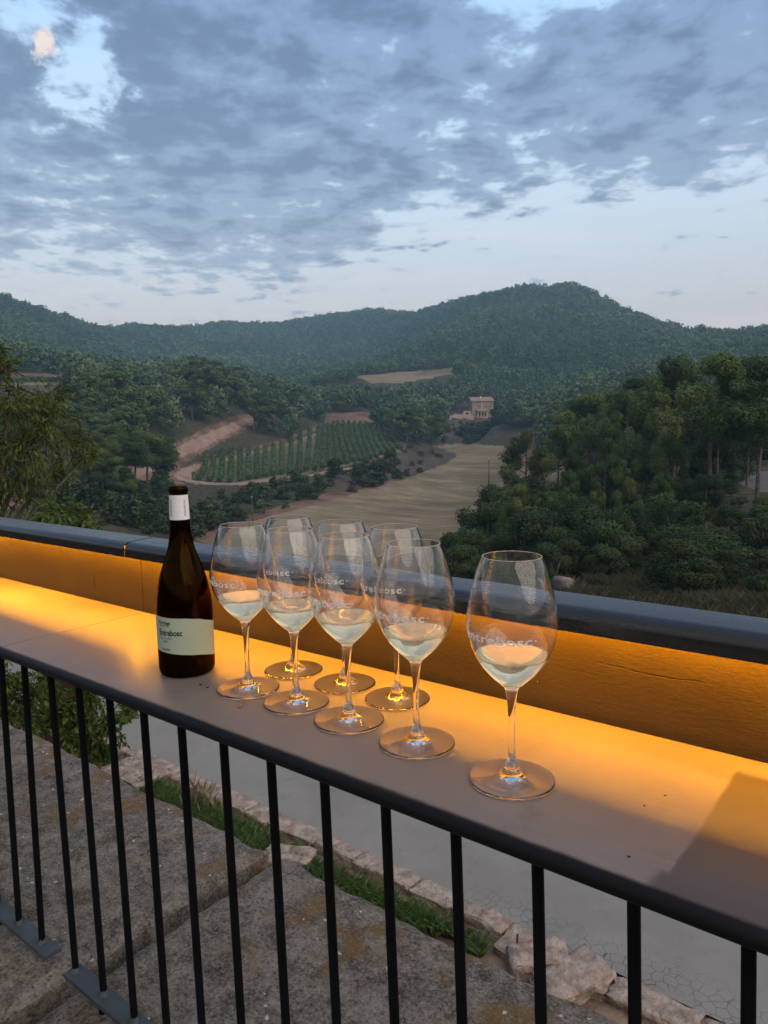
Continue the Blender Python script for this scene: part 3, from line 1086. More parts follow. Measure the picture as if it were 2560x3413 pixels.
# land falls away behind the ridges
ridge = [i for i, c in enumerate(CP) if c[2] >= 660 and c[1] < 716]
az_c = np.concatenate([az_c, az_c[ridge], az_c[ridge]])
d_c2 = np.concatenate([d_c, d_c[ridge] * 1.35, np.full(len(ridge), 1800.0)])
e_c = np.concatenate([e_c, e_c[ridge] * 0.62, e_c[ridge] * 0.25])
d_c = d_c2
KX = 2.4
PC = np.stack([az_c * KX, np.log(d_c)], 1)
RM = np.sqrt(((PC[:, None] - PC[None]) ** 2).sum(2) + 0.0004)
W_RBF = np.linalg.solve(RM + 1e-3 * np.eye(len(PC)), e_c)


def terr_e(az, d):
    azc = np.clip(az, -0.80, 0.80)
    Q = np.stack([azc.ravel() * KX, np.log(np.maximum(d.ravel(), 1))], 1)
    out = np.empty(len(Q))
    for i in range(0, len(Q), 20000):
        q = Q[i:i + 20000]
        out[i:i + 20000] = np.sqrt(((q[:, None] - PC[None]) ** 2).sum(2) + 0.0004) @ W_RBF
    return out.reshape(d.shape)


def terr_z(az, d):
    e = terr_e(az, d)
    z = CAMZ + e * d
    ang = AZF - az
    x, y = d * np.cos(ang), d * np.sin(ang)
    amp = np.clip((d - 18) * 0.004, 0, 2.2)
    z = z + amp * (fbm(x / 22, y / 22, 4, 3) + 1.4 * fbm(x / 120, y / 120, 3, 8) * np.clip((d - 300) / 300, 0, 1.0) * np.clip((900 - d) / 400, 0.12, 1))
    z = z + np.clip((d - 14) / 20, 0, 1) * 0.12 * fbm(x / 2.2, y / 2.2, 3, 5)
    w = np.clip((d - 12.5) / 6.0, 0, 1)
    w = w * w * (3 - 2 * w)
    return (RZ - 0.07) * (1 - w) + z * w


def ground_at(az, d):
    az, d = np.atleast_1d(np.float64(az)), np.atleast_1d(np.float64(d))
    ang = AZF - az
    return np.stack([d * np.cos(ang), d * np.sin(ang), terr_z(az, d)], 1)


AZ_IN = np.linspace(-0.56, 0.56, 420)
AZ_OUT = np.linspace(0.56, 2 * PI - 0.56, 90)[1:-1]
AZ = np.concatenate([AZ_IN, AZ_OUT])
DR = np.concatenate([[2.5, 6, 9], np.exp(np.linspace(math.log(11), math.log(1380), 600))])
AZg, Dg = np.meshgrid(AZ, DR)
azw = (AZg + PI) % (2 * PI) - PI
Zg = terr_z(azw, Dg)
ang = AZF - AZg
Vg = np.stack([Dg * np.cos(ang), Dg * np.sin(ang), Zg], 2)
NR, NCOL = Dg.shape


def inpoly(px, py, poly):
    poly = np.asarray(poly, float)
    x0, y0 = poly[:, 0], poly[:, 1]
    x1, y1 = np.roll(x0, -1), np.roll(y0, -1)
    c = np.zeros(px.shape, bool)
    for a, b, p, q in zip(x0, y0, x1, y1):
        if b == q:
            continue
        t = ((b > py) != (q > py)) & (px < (p - a) * (py - b) / (q - b) + a)
        c ^= t
    return c


P_FIELD = [(360, 1260), (400, 1176), (560, 1122), (700, 1085), (860, 1040), (962, 1002), (990, 982), (935, 963), (1000, 957), (1085, 964), (1118, 985), (1108, 1020), (1062, 1062), (1040, 1095), (1005, 1125), (985, 1150), (972, 1200), (965, 1290), (360, 1300)]
P_FIELD2 = [(1118, 985), (1150, 1000), (1235, 1000), (1240, 1080), (1110, 1120), (1062, 1062)]
P_HILL = [(770, 813), (870, 803), (990, 794), (978, 809), (900, 822), (850, 829), (800, 826)]
P_TRACK = [(285, 1032), (280, 1016), (375, 968), (470, 926), (535, 900), (548, 906), (500, 936), (425, 974), (335, 1016)]
P_LOOP = [(376, 1024), (392, 1012), (440, 1000), (520, 982), (600, 962), (690, 934), (692, 928), (712, 927), (700, 938), (610, 967), (520, 990), (440, 1008), (412, 1022), (415, 1036), (470, 1041), (520, 1040), (560, 1036), (640, 1030), (760, 1008), (766, 1012), (640, 1037), (520, 1048), (420, 1046), (385, 1036)]
P_EARTH1 = [(268, 1012), (300, 990), (375, 958), (440, 925), (500, 900), (540, 893), (556, 912), (500, 944), (430, 982), (392, 1008), (380, 1030), (400, 1046), (300, 1045)]
P_EARTH2 = [(410, 1005), (480, 985), (560, 962), (640, 938), (700, 910), (705, 895), (760, 890), (800, 886), (806, 912), (720, 918), (690, 928), (600, 962), (430, 1006)]
P_EARTH3 = [(400, 1178), (460, 1140), (560, 1106), (700, 1066), (850, 1024), (880, 1018), (860, 1040), (700, 1085), (560, 1122)]
P_EARTH4 = [(-60, 812), (0, 806), (130, 806), (145, 822), (0, 824), (-60, 826)]
P_EARTH5 = [(-20, 1085), (60, 1050), (150, 1035), (290, 1000), (310, 1030), (170, 1062), (60, 1085), (0, 1105)]
P_EARTH6 = [(1120, 935), (1150, 940), (1160, 975), (1230, 990), (1235, 1010), (1150, 1005), (1118, 985)]
P_GREEN = [(-80, 825), (0, 823), (140, 820), (150, 829), (0, 835), (-80, 838)]
P_TERRACE = [(-80, 838), (0, 835), (130, 830), (135, 846), (60, 850), (-80, 852)]
P_VINE = [(415, 1035), (430, 1008), (520, 990), (610, 967), (700, 938), (712, 927), (692, 925), (770, 917), (830, 935), (885, 962), (868, 976), (760, 1004), (640, 1028), (520, 1040)]
P_SCRUB = [(760, 1010), (868, 978), (890, 965), (935, 963), (990, 982), (962, 1002), (860, 1036), (760, 1062), (700, 1064), (720, 1030)]
P_YARD = [(950, 900), (1010, 893), (1075, 896), (1075, 902), (1000, 904), (955, 906)]
P_LANE = [(1590, 1030), (1640, 1018), (1760, 1016), (1760, 1075), (1640, 1062), (1600, 1046)]
P_BROWN = [(960, 905), (1075, 903), (1080, 945), (1010, 952), (965, 945)]
ZONES = [  # polygon, material key, object name, distance range
    (P_FIELD, 'field', 'stubble_field', 60, 330), (P_FIELD2, 'field', 'stubble_field', 90, 240), (P_HILL, 'field', 'hill_field', 330, 470),
    (P_EARTH1, 'earth', 'red_earth', 120, 280), (P_EARTH2, 'earth', 'red_earth', 130, 330), (P_EARTH3, 'earth', 'red_earth', 75, 210), (P_EARTH4, 'earth', 'red_earth', 200, 300),
    (P_EARTH5, 'earth', 'red_earth', 60, 170), (P_EARTH6, 'earth', 'red_earth', 120, 300),
    (P_VINE, 'vsoil', 'vineyard_soil', 130, 300), (P_GREEN, 'vsoil', 'vineyard_soil', 200, 300), (P_TERRACE, 'scrubsoil', 'scrub_ground', 150, 300),
    (P_SCRUB, 'scrubsoil', 'scrub_ground', 120, 290), (P_BROWN, 'scrubsoil', 'scrub_ground', 240, 330), (P_YARD, 'track', 'dirt_track', 250, 340),
    (P_TRACK, 'track', 'dirt_track', 120, 270), (P_LOOP, 'track', 'dirt_track', 120, 290), (P_LANE, 'asphalt', 'lane', 50, 110),
]
fc = (Vg[:-1, :-1] + Vg[1:, 1:] + Vg[1:, :-1] + Vg[:-1, 1:]) / 4
fx, fy, fz = to_px(fc.reshape(-1, 3))
fx, fy, fz = fx.reshape(NR - 1, NCOL - 1), fy.reshape(NR - 1, NCOL - 1), fz.reshape(NR - 1, NCOL - 1)
jx = fx + 3.5 * fbm(fc[..., 0] / 7, fc[..., 1] / 7, 3, 21)
jy = fy + 2.0 * fbm(fc[..., 0] / 7, fc[..., 1] / 7, 3, 22)
fd = (Dg[:-1, :-1] + Dg[1:, 1:]) / 2
zone = np.zeros((NR - 1, NCOL - 1), int)
for zi, (poly, mk, nm, d0, d1) in enumerate(ZONES):
    m_ = inpoly(jx, jy, poly) & (fd > d0) & (fd < d1) & (fz > 1)
    zone[m_] = zi + 1
CLEAR = [P_FIELD, P_HILL, P_TRACK, P_LOOP, P_VINE, P_GREEN, P_YARD, P_LANE, P_EARTH2, P_EARTH3, P_EARTH4, P_SCRUB, P_BROWN,
         [(995, 855), (1068, 855), (1068, 902), (995, 902)], [(955, 895), (1010, 895), (1010, 950), (955, 950)]]

names = ['ground'] + [z[2] for z in ZONES]
mats_ = ['ground'] + [z[1] for z in ZONES]
idx = np.arange(NR * NCOL).reshape(NR, NCOL)
quads = np.stack([idx[:-1, :-1], idx[:-1, 1:], idx[1:, 1:], idx[1:, :-1]], 2)
wrapq = np.stack([idx[:-1, -1], idx[:-1, 0], idx[1:, 0], idx[1:, -1]], 1)
Vflat = Vg.reshape(-1, 3)
zname = np.array([sorted(set(names)).index(n) for n in names])[zone]
for k, nm in enumerate(sorted(set(names))):
    q = quads[zname == k]
    if nm == 'ground':
        q = np.concatenate([q, wrapq])
    u, inv = np.unique(q, return_inverse=True)
    o = mesh(nm, Vflat[u], inv.reshape(q.shape)[:, ::-1], M[mats_[names.index(nm)]], None, True)
    tag(o, kind='structure')


def zone_at(az, d):
    c = np.clip(np.searchsorted(AZ_IN, az) - 1, 0, len(AZ_IN) - 2)
    r = np.clip(np.searchsorted(DR, d) - 1, 0, NR - 2)
    return zone[r, c]


CM = np.maximum.accumulate((Zg - CAMZ) / Dg, axis=0)      # horizon of nearer land, per column


def seen(az, d, h):
    c = np.clip(np.searchsorted(AZ_IN, az) - 1, 0, len(AZ_IN) - 2)
    r = np.clip(np.searchsorted(DR, d) - 2, 0, NR - 2)
    return (terr_z(az, d) + h - CAMZ) / d > CM[r, c] + 0.0008


# ------------------------------------------------------------------ leaf clouds
def cards(cen, nrm, size, asp, r, jit=0.55):
    n = len(cen)
    nn = nrm + jit * r.normal(0, 1, (n, 3))
    nn /= np.linalg.norm(nn, axis=1)[:, None] + 1e-9
    t1 = np.cross(nn, r.normal(0, 1, (n, 3)))
    t1 /= np.linalg.norm(t1, axis=1)[:, None] + 1e-9
    t2 = np.cross(nn, t1)
    s = (size * r.uniform(0.65, 1.35, n))[:, None]
    return np.stack([cen - t1 * s, cen + t2 * s * asp, cen + t1 * s, cen - t2 * s * asp], 1)


def puffs(cs, rs, per, size, asp, r, flat=0.78, shell=0.62):
    V, T = [], []
    vol = np.array([x ** 2 for x in rs])
    cnt = np.maximum(4, (per * len(cs) * vol / vol.sum()).astype(int))
    for c, rad, k in zip(cs, rs, cnt):
        d = r.normal(0, 1, (k, 3))
        d /= np.linalg.norm(d, axis=1)[:, None]
        q = (shell + (1.08 - shell) * r.random(k) ** 0.8)[:, None]
        lump = 1 + 0.22 * np.sin(d[:, 0:1] * 5 + c[0] * 9) * np.cos(d[:, 1:2] * 4 + c[1] * 7)
        p = np.asarray(c) + d * q * rad * lump * np.array([1, 1, flat])
        V.append(cards(p, d + np.array([0, 0, 0.35]), size, asp, r))
        t = np.clip(0.45 + r.normal(0, 0.20) + r.normal(0, 0.12, k), 0, 1)
        T.append(np.repeat(t, 4))
    V = np.concatenate(V).reshape(-1, 3)
    return V, np.concatenate(T)


def leaf_obj(name, V, T, m, parent=None):
    n = len(V) // 4
    return mesh(name, V, np.arange(n * 4).reshape(n, 4), m, parent, False, None, {'tint': T})


def pine_shape(r, lean=0.06):
    """nominal 10 m Aleppo pine: bare trunk, uneven crown of clumps"""
    bx, by = r.normal(0, lean, 2)
    ax = lambda h: np.array([bx * h + 0.18 * math.sin(h * 0.6 + bx * 40), by * h + 0.18 * math.sin(h * 0.5 + by * 30), h])
    lo = r.uniform(3.6, 5.8)
    cs, rs, limbs = [], [], []
    for i in range(int(r.integers(15, 21))):
        h = lo + (9.3 - lo) * (i + r.random()) / 18
        f = (h - lo) / (9.3 - lo)
        reach = (0.55 + 1.75 * math.sin(PI * min(1, 0.25 + 0.72 * f)) ** 1.2) * r.uniform(0.45, 1.1)
        a = r.random() * 2 * PI
        p = ax(min(h, 9.0)) + np.array([reach * math.cos(a), reach * math.sin(a), r.uniform(-0.1, 0.5)])
        cs.append(p)
        rs.append(r.uniform(0.65, 1.15) * (1.1 - 0.35 * f))
        limbs.append((ax(max(lo - 0.6, h - 0.7)), p))
    cs.append(ax(9.3))
    rs.append(0.75)
    return ax, cs, rs, limbs


def make_pine(r, ncard, size):
    ax, cs, rs, limbs = pine_shape(r)
    tb = MB()
    hs = np.linspace(-0.6, 9.2, 9)
    tb.tube([ax(h) for h in hs], np.interp(hs, [-0.6, 0.3, 9.2], [0.22, 0.16, 0.03]), 8)
    for a, b in limbs:
        mid = (a + b) / 2 + np.array([0, 0, -0.15])
        tb.tube([a, mid, b], [0.055, 0.04, 0.015], 5)
    V, T = puffs(cs, rs, ncard / len(cs), size, 0.42, r)
    return tb, V, T


def make_oak(r, ncard, size):
    """nominal 4 m bushy holm oak, leaves almost to the ground"""
    cs, rs = [], []
    for i in range(int(r.integers(12, 17))):
        h = r.uniform(0.5, 3.4)
        reach = (1.35 * math.sqrt(max(0, 1 - ((h - 1.6) / 2.2) ** 2))) * r.uniform(0.35, 1.0)
        a = r.random() * 2 * PI
        cs.append(np.array([reach * math.cos(a), reach * math.sin(a), h]))
        rs.append(r.uniform(0.45, 0.85))
    tb = MB()
    for i in range(3):
        a = r.random() * 6.28
        tb.tube([(0, 0, -0.3), (0.15 * math.cos(a), 0.15 * math.sin(a), 0.9), (0.6 * math.cos(a), 0.6 * math.sin(a), 2.4)], [0.12, 0.09, 0.03], 6)
    V, T = puffs(cs, rs, ncard / len(cs), size, 0.6, r)
    return tb, V, T


LIB = {}


def variants(key, maker, n, ncard, size, m):
    out = []
    for i in range(n):
        r = np.random.default_rng(100 + i * 13 + hash(key) % 1 + ncard)
        tb, V, T = maker(r, ncard, size)
        out.append((tb, V, T, m))
    LIB[key] = [list(o) + [None] for o in out]


variants('pine_near', make_pine, 7, 15000, 0.10, 'pine')
variants('pine_mid', make_pine, 9, 2600, 0.25, 'pine')
variants('oak_near', make_oak, 6, 11000, 0.062, 'oak')
variants('oak_mid', make_oak, 6, 900, 0.21, 'oak')
variants('brown_mid', make_oak, 4, 700, 0.20, 'brown')
variants('green_mid', make_oak, 3, 800, 0.20, 'vine')


def place(key, name, P, h, nominal, label, cat, group=None, wide=1.0, vi=None, rz=None):
    lib = LIB[key]
    k = int(rng.integers(len(lib))) if vi is None else vi % len(lib)
    e = lib[k]
    s = h / nominal
    if e[4] is None:
        root = empty(name)
        t = e[0].build('trunk', M['bark'], root, True)
        leaf_obj('crown', e[1], e[2], M[e[3]], root)
        e[4] = root
    else:
        root = copy_tree(e[4])
        for kk in ('label', 'group', 'category'):
            if kk in root:
                del root[kk]
    root.location = [float(q) for q in P]
    root.rotation_euler = (0, 0, float(rng.random() * 6.28 if rz is None else rz))
    root.scale = (s * wide, s * wide, s)
    tag(root, label, cat, group)
    return root


def place_px(key, name, dx, dyt, d, nominal, label, cat, group=None, wide=1.0, hmul=1.0, vi=None):
    """tree whose top is seen at (dx, dyt) standing d metres away"""
    a, e = azel(np.float64(dx), np.float64(dyt))
    P = ground_at(a, d)[0]
    h = (CAMZ + float(e) * d - P[2]) * hmul
    return place(key, name, P - np.array([0, 0, 0.05]), max(h, 0.6), nominal, label, cat, group, wide, vi)


# ------------------------------------------------------------------ trees one can point to
NEARW = 'tall pines in the near wood on the right'
hand = [
    (1380, 806, 58, 1.0, 'tall pine with long bare pale trunk in the near right wood'),
    (1451, 763, 62, 1.05, 'broad tall pine left of the two tallest at the right edge'),
    (1540, 762, 52, 1.15, 'wide umbrella shaped pine near the right edge with dark open limbs'),
    (1652, 772, 50, 1.2, 'large pine cut by the right border of the view'),
    (1208, 912, 62, 1.0, 'small round topped pine on thin trunk right of the stubble field'),
    (1131, 926, 66, 1.1, 'dense dark pine at the left end of the right wood beside the field'),
    (1304, 942, 58, 1.0, 'light green pine between the round topped pine and the pale trunk'),
    (1314, 866, 84, 1.0, 'pine rising behind the light green pine in the right wood'),
    (1250, 955, 60, 0.8, 'thin leaning pine with sparse crown beside the round topped pine'),
    (1420, 830, 74, 1.0, 'pine behind the long bare trunk in the right wood'),
    (1560, 838, 66, 1.0, 'shaded pine below the two largest crowns at the right edge'),
    (1495, 855, 70, 1.0, 'mid height pine between the broad pine and the umbrella pine'),
    (1118, 1020, 56, 1.0, 'low bright pine in front of the dense dark one by the utility pole'),
    (1084, 1092, 46, 0.8, 'slim young pine at the field edge left of the low bright pine'),
    (1175, 1040, 52, 0.9, 'dark slender pine below the round topped pine'),
]
hand += [
    (1345, 838, 72, 1.0, 'slim pine with sparse crown between the pine row and the pale trunk'),
    (1270, 900, 78, 0.9, 'small pine behind the round topped pine'),
    (1480, 800, 84, 1.0, 'pine half hidden behind the broad tall pine'),
    (1575, 790, 76, 1.0, 'pine half hidden behind the umbrella shaped pine'),
    (1405, 905, 56, 0.8, 'short pine at the foot of the long bare trunk'),
    (1620, 880, 70, 1.0, 'dark pine standing just above the grey lane'),
    (1340, 990, 50, 0.9, 'short bushy pine low in the middle of the right wood'),
    (1225, 1010, 54, 0.8, 'thin dark pine low in the gap by the leaning pine'),
    (1440, 930, 54, 0.9, 'short pine in front of the shaded pines on the right'),
]
for i, (dx, dyt, d, w, lb) in enumerate(hand):
    place_px('pine_near', 'pine_tree', dx, dyt, d, 10.0, lb, 'pine tree', NEARW, w * 0.80, 1.0, i)
# single pines by the vineyard
for i, (dx, dyt, d, lb) in enumerate([
        (930, 888, 222, 'round pine standing alone at the right end of the vineyard'),
        (875, 893, 240, 'pine in the cluster left of the round vineyard pine'),
        (845, 882, 248, 'taller pine in the middle of the cluster above the vineyard'),
        (812, 880, 258, 'leftmost pine of the cluster above the vineyard'),
        (470, 776, 262, 'tallest pine on the crest of the left wood'),
        (345, 1012, 120, 'rounded dark pine left of the bottle neck below the red track')]):
    place_px('pine_near', 'pine_tree', dx, dyt, d, 10.0, lb, 'pine tree', 'single pines around the vineyard', 1.25, 1.0, i)

# smaller pines standing among the oaks of the near right wood
for i in range(9):
    dx = 1128 + 50 * i + rng.uniform(-14, 14)
    if dx > 1560:
        break
    place_px('pine_near', 'pine_tree', dx, rng.uniform(1000, 1090), rng.uniform(39, 50), 10.0, 'smaller slim pine standing among the dark oaks of the near right wood',
             'pine tree', 'small pines among the near right oaks', 0.66, 1.0, i + 2)
# near right understorey of holm oaks
n_oak = 0
OAKG = 'dense holm oaks on the bank below the right pines'
tries = 0
reg = [(955, 1262), (965, 1200), (995, 1130), (1045, 1085), (1150, 1080), (1300, 1040), (1500, 1030), (1700, 1045), (1700, 1215), (1520, 1225), (1300, 1245), (1150, 1258), (1000, 1262)]
while n_oak < 128 and tries < 4000:
    tries += 1
    dx, dy = rng.uniform(955, 1710), rng.uniform(1035, 1262)
    if not inpoly(np.array([dx]), np.array([dy]), reg)[0]:
        continue
    d = float(np.interp(dy, [1035, 1120, 1190, 1262], [78, 58, 42, 30]) * rng.uniform(0.93, 1.07))
    a, e = azel(np.float64(dx), np.float64(dy))
    P = ground_at(a, d)[0]
    h = rng.choice([1.3, 1.9, 2.6, 3.4, 4.6]) * rng.uniform(0.8, 1.15) * (0.6 if dy > 1215 else 1.0)
    if h / d > 0.085:
        h = 0.085 * d
    if 1570 < dx < 1710:
        _, e2 = azel(np.float64(dx), np.float64(1070))
        h = min(h, max(0.8, CAMZ + float(e2) * d - P[2]))
    tpx = to_px((P + np.array([0, 0, h]))[None])
    if inpoly(tpx[0], tpx[1], P_LANE)[0] or inpoly(tpx[0], tpx[1] + 15, P_LANE)[0] or (1585 < dx < 1690 and dy < 1085):
        continue
    place('oak_near', 'oak_tree', P, h, 4.0, 'bushy dark holm oak on the bank below the right hand pines', 'oak tree', OAKG, rng.uniform(0.95, 1.35))
    n_oak += 1

cnt = 0
while cnt < 34:
    dx, dy = rng.uniform(980, 1720), rng.uniform(1205, 1300)
    if dy > 1262 + 0.055 * (dx - 1000):
        continue
    d = float(np.interp(dy, [1205, 1250, 1300], [36, 29, 23]))
    a, e = azel(np.float64(dx), np.float64(dy))
    P = ground_at(a, d)[0]
    place('oak_near', 'oak_tree', P, rng.uniform(0.9, 2.3), 4.0, 'low dark oak scrub on the bank just above the counter rail at the right', 'oak tree', 'low oak scrub above the rail', rng.uniform(1.1, 1.6))
    cnt += 1

# dark trees on the near left slope, below the red track
for i, (dx, dyt, d, lb) in enumerate([
        (215, 930, 92, 'dark pine on the near left slope, tallest of those right of the leafy tree'), (178, 962, 84, 'dark pine beside the leafy tree at the left border'),
        (245, 985, 88, 'small dark pine between the leafy tree and the bottle neck'), (270, 1006, 86, 'low dark pine above the counter rail left of the bottle'),
        (140, 1000, 78, 'shaded pine partly behind the leafy tree, above the red track end'), (95, 1010, 82, 'shaded pine hidden mostly by the leafy tree'),
        (300, 1040, 92, 'small round pine just left of the bottle neck')]):
    place_px('pine_near', 'pine_tree', dx, dyt, d, 10.0, lb, 'pine tree', 'dark pines on the near left slope', 1.15, 1.0, i)
cnt = 0
regl = [(0, 1075), (120, 1060), (300, 1050), (420, 1075), (440, 1120), (400, 1165), (200, 1165), (0, 1120)]
while cnt < 46:
    dx, dy = rng.uniform(0, 440), rng.uniform(1050, 1165)
    if not inpoly(np.array([dx]), np.array([dy]), regl)[0]:
        continue
    d = float(np.interp(dy, [1050, 1110, 1165], [100, 82, 66]))
    a, e = azel(np.float64(dx), np.float64(dy))
    P = ground_at(a, d)[0]
    place('oak_mid', 'oak_tree', P, rng.uniform(1.6, 3.6), 4.0, 'dark bushy oak among those on the slope behind the counter rail left of the bottle', 'oak tree', 'dark oaks on the near left slope', rng.uniform(1.0, 1.5))
    cnt += 1

# bushes between vineyard and field, around the bottle
BUSHG = 'bushes on the bank between vineyard and stubble field'
for dx, dyt, d, w in [(800, 990, 150, 1.5), (720, 985, 155, 1.2), (840, 968, 175, 1.1), (640, 1012, 140, 1.2), (600, 1025, 132, 1.1), (560, 1040, 126, 1.3), (690, 1020, 140, 1.0), (770, 1015, 150, 1.0)]:
    place_px('oak_mid', 'oak_tree', dx, dyt, d, 4.0, 'rounded dark bush on the bank below the vineyard', 'oak tree', BUSHG, w)
cnt = 0
regb = [(420, 1100), (520, 1055), (640, 1045), (780, 1020), (860, 1005), (850, 1035), (700, 1065), (560, 1108), (430, 1150), (300, 1160), (300, 1080)]
while cnt < 70:
    dx, dy = rng.uniform(300, 870), rng.uniform(1000, 1160)
    if not inpoly(np.array([dx]), np.array([dy]), regb)[0]:
        continue
    d = float(np.interp(dy, [1005, 1060, 1105, 1160], [178, 138, 112, 90]))
    a, e = azel(np.float64(dx), np.float64(dy))
    P = ground_at(a, d)[0]
    place('green_mid' if rng.random() < 0.12 else 'oak_mid', 'oak_tree', P, rng.uniform(1.2, 2.8), 4.0, 'small bush among many on the slope behind the bottle and left glasses', 'oak tree', 'small bushes on the slope behind the bottle', rng.uniform(1.1, 1.7))
    cnt += 1
cnt = 0
while cnt < 60:
    dx, dy = rng.uniform(740, 1080), rng.uniform(900, 1062)
    p1, p2 = np.array([dx]), np.array([dy])
    if inpoly(p1, p2, P_SCRUB)[0]:
        d = float(np.interp(dy, [965, 1000, 1062], [245, 195, 140]))
    elif inpoly(p1, p2, P_BROWN)[0]:
        d = float(np.interp(dy, [903, 950], [312, 285]))
    else:
        continue
    a, e = azel(np.float64(dx), np.float64(dy))
    P = ground_at(a, d)[0]
    place('brown_mid', 'shrub', P, rng.uniform(0.8, 1.7), 4.0, 'low purple brown shrub in the scrub beside the stubble field', 'shrub', 'brown scrub beside the stubble field', rng.uniform(1.4, 2.4))
    cnt += 1

# ------------------------------------------------------------------ the woods: sampled trees
def sample(d0, d1, cell):
    n = int(0.56 * (d1 * d1 - d0 * d0) / cell)
    az = rng.uniform(-0.555, 0.555, n)
    d = np.sqrt(rng.uniform(d0 * d0, d1 * d1, n))
    return az, d


AZS, DS, HS = [], [], []
for d0, d1, cell in ((70, 330, 27), (330, 640, 18), (640, 1300, 27)):
    az, d = sample(d0, d1, cell)
    P = ground_at(az, d)
    dens = fbm(P[:, 0] / 30, P[:, 1] / 30, 3, 31)
    z_ = zone_at(az, d)
    px, py, _ = to_px(P)
    ok = (z_ == 0) & (dens > np.where(d > 450, -0.75, -0.42))
    h = rng.uniform(7.0, 11.5, len(d)) * np.clip(1 + 0.35 * dens, 0.6, 1.3)
    h = np.where(d > 450, h * rng.uniform(0.55, 1.35, len(d)), h)
    h = np.where(d > 640, h * 0.74, np.where(d > 330, h * 0.68, h))
    # the open strip in front of the terrace and the right bank are planted by hand
    ok &= ~((d < 95) & (px > 240) & (px < 1120))
    ok &= ~((d < 90) & (px >= 1120))
    ok &= seen(az, d, h)
    for poly in CLEAR:
        for k, off in ((1.0, 0), (0.6, 0), (0.25, 0), (0.75, 1.8), (0.75, -1.8)):
            Q = P + np.array([0, 0, 1.0]) * (h * k)[:, None] + CR * off * (h / 8)[:, None]
            qx, qy, _ = to_px(Q)
            ok &= ~(inpoly(qx, qy, poly) & (d < 420))
    # height limited on the near left so that the valley stays visible
    AZS.append(az[ok]); DS.append(d[ok]); HS.append(h[ok])
az, d, h = np.concatenate(AZS), np.concatenate(DS), np.concatenate(HS)
isoak = (fbm(np.cos(AZF - az) * d / 14, np.sin(AZF - az) * d / 14, 2, 77) > 0.22) & (d < 300)
order = np.argsort(-(h / d))
npine, noak = 65, 286
WOODS = [
    ('pine in the dense wood on the left slope above the red track', 'pines in the left slope wood'),
    ('pine in the tree belt between vineyard and the tan hill field', 'pines in the belt above the vineyard'),
    ('pine on the wooded slope right of the farmhouse', 'pines on the slope right of the farmhouse'),
    ('pine near the left border below the terraced clearing', 'pines at the left border'),
]
OAKS = [
    ('rounded dark oak among the pines of the left slope', 'oaks among the left slope pines'),
    ('rounded dark oak among the pines right of the farmhouse', 'oaks among the right slope pines'),
]
rest = []
for i in order:
    P = ground_at(az[i], d[i])[0]
    px, py, _ = to_px(P[None])
    px = float(px[0])
    if isoak[i] and noak < 300:
        l, g = OAKS[0] if px < 760 else OAKS[1]
        place('oak_mid' if d[i] > 75 else 'oak_near', 'oak_tree', P, h[i] * 0.55, 4.0, l, 'oak tree', g, rng.uniform(0.9, 1.2))
        noak += 1
    elif npine < 298 and not isoak[i]:
        l, g = WOODS[3] if px < 200 else WOODS[0] if px < 640 else WOODS[1] if px < 1000 else WOODS[2]
        place('pine_near' if d[i] < 150 else 'pine_mid', 'pine_tree', P, h[i], 10.0, l, 'pine tree', g, rng.uniform(1.15, 1.6))
        npine += 1
    else:
        rest.append(i)
rest = np.array(rest)


def far_template(r, k, size):
    cs, rs = [np.array([0, 0, 0.62])], [0.26]
    for i in range(6):
        a = r.random() * 6.28
        cs.append(np.array([0.22 * math.cos(a), 0.22 * math.sin(a), r.uniform(0.34, 0.85)]))
        rs.append(r.uniform(0.13, 0.22))
    V, T = puffs(cs, rs, k / 7, size, 0.6, r, 0.9, 0.7)
    return V, T


FV, FT = [], []
for lo, hi, k, size in ((0, 330, 300, 0.062), (330, 640, 160, 0.078), (640, 9999, 70, 0.115)):
    sel = rest[(d[rest] >= lo) & (d[rest] < hi)]
    tm = [far_template(np.random.default_rng(900 + i), k, size) for i in range(9)]
    for ti, (V, T) in enumerate(tm):
        s = sel[ti::9]
        if not len(s):
            continue
        P = ground_at(az[s], d[s])
        th = rng.uniform(0, 6.28, len(s))
        w = h[s] * rng.uniform(0.85, 1.25, len(s))
        c, sn_ = np.cos(th)[:, None], np.sin(th)[:, None]
        X = V[None, :, 0] * c - V[None, :, 1] * sn_
        Y = V[None, :, 0] * sn_ + V[None, :, 1] * c
        W = np.stack([P[:, 0:1] + X * w[:, None], P[:, 1:2] + Y * w[:, None], P[:, 2:3] - 0.1 * h[s][:, None] + V[None, :, 2] * h[s][:, None] * 1.1], 2)
        FV.append(W.reshape(-1, 3))
        reg_ = fbm(P[:, 0] / 70, P[:, 1] / 70, 3, 91) * 0.5
        FT.append(np.clip(T[None] + (reg_ + rng.normal(0, 0.15, len(s)))[:, None], 0, 1).ravel())
wood = leaf_obj('distant_forest', np.concatenate(FV), np.concatenate(FT), M['far'])
tag(wood, 'distant pine forest covering the slopes and hills across the valley', 'forest', None, 'stuff')

# ------------------------------------------------------------------ vineyard rows
def row_pts(a, b, da, db, n):
    t = np.linspace(0, 1, n)
    az0, _ = azel(np.float64(a[0]), np.float64(a[1]))
    az1, _ = azel(np.float64(b[0]), np.float64(b[1]))
    A, B = ground_at(az0, da)[0], ground_at(az1, db)[0]
    xy = A[None, :2] * (1 - t)[:, None] + B[None, :2] * t[:, None]
    dd = np.hypot(xy[:, 0], xy[:, 1])
    aa_ = AZF - np.arctan2(xy[:, 1], xy[:, 0])
    return np.stack([xy[:, 0], xy[:, 1], terr_z(aa_, dd)], 1)


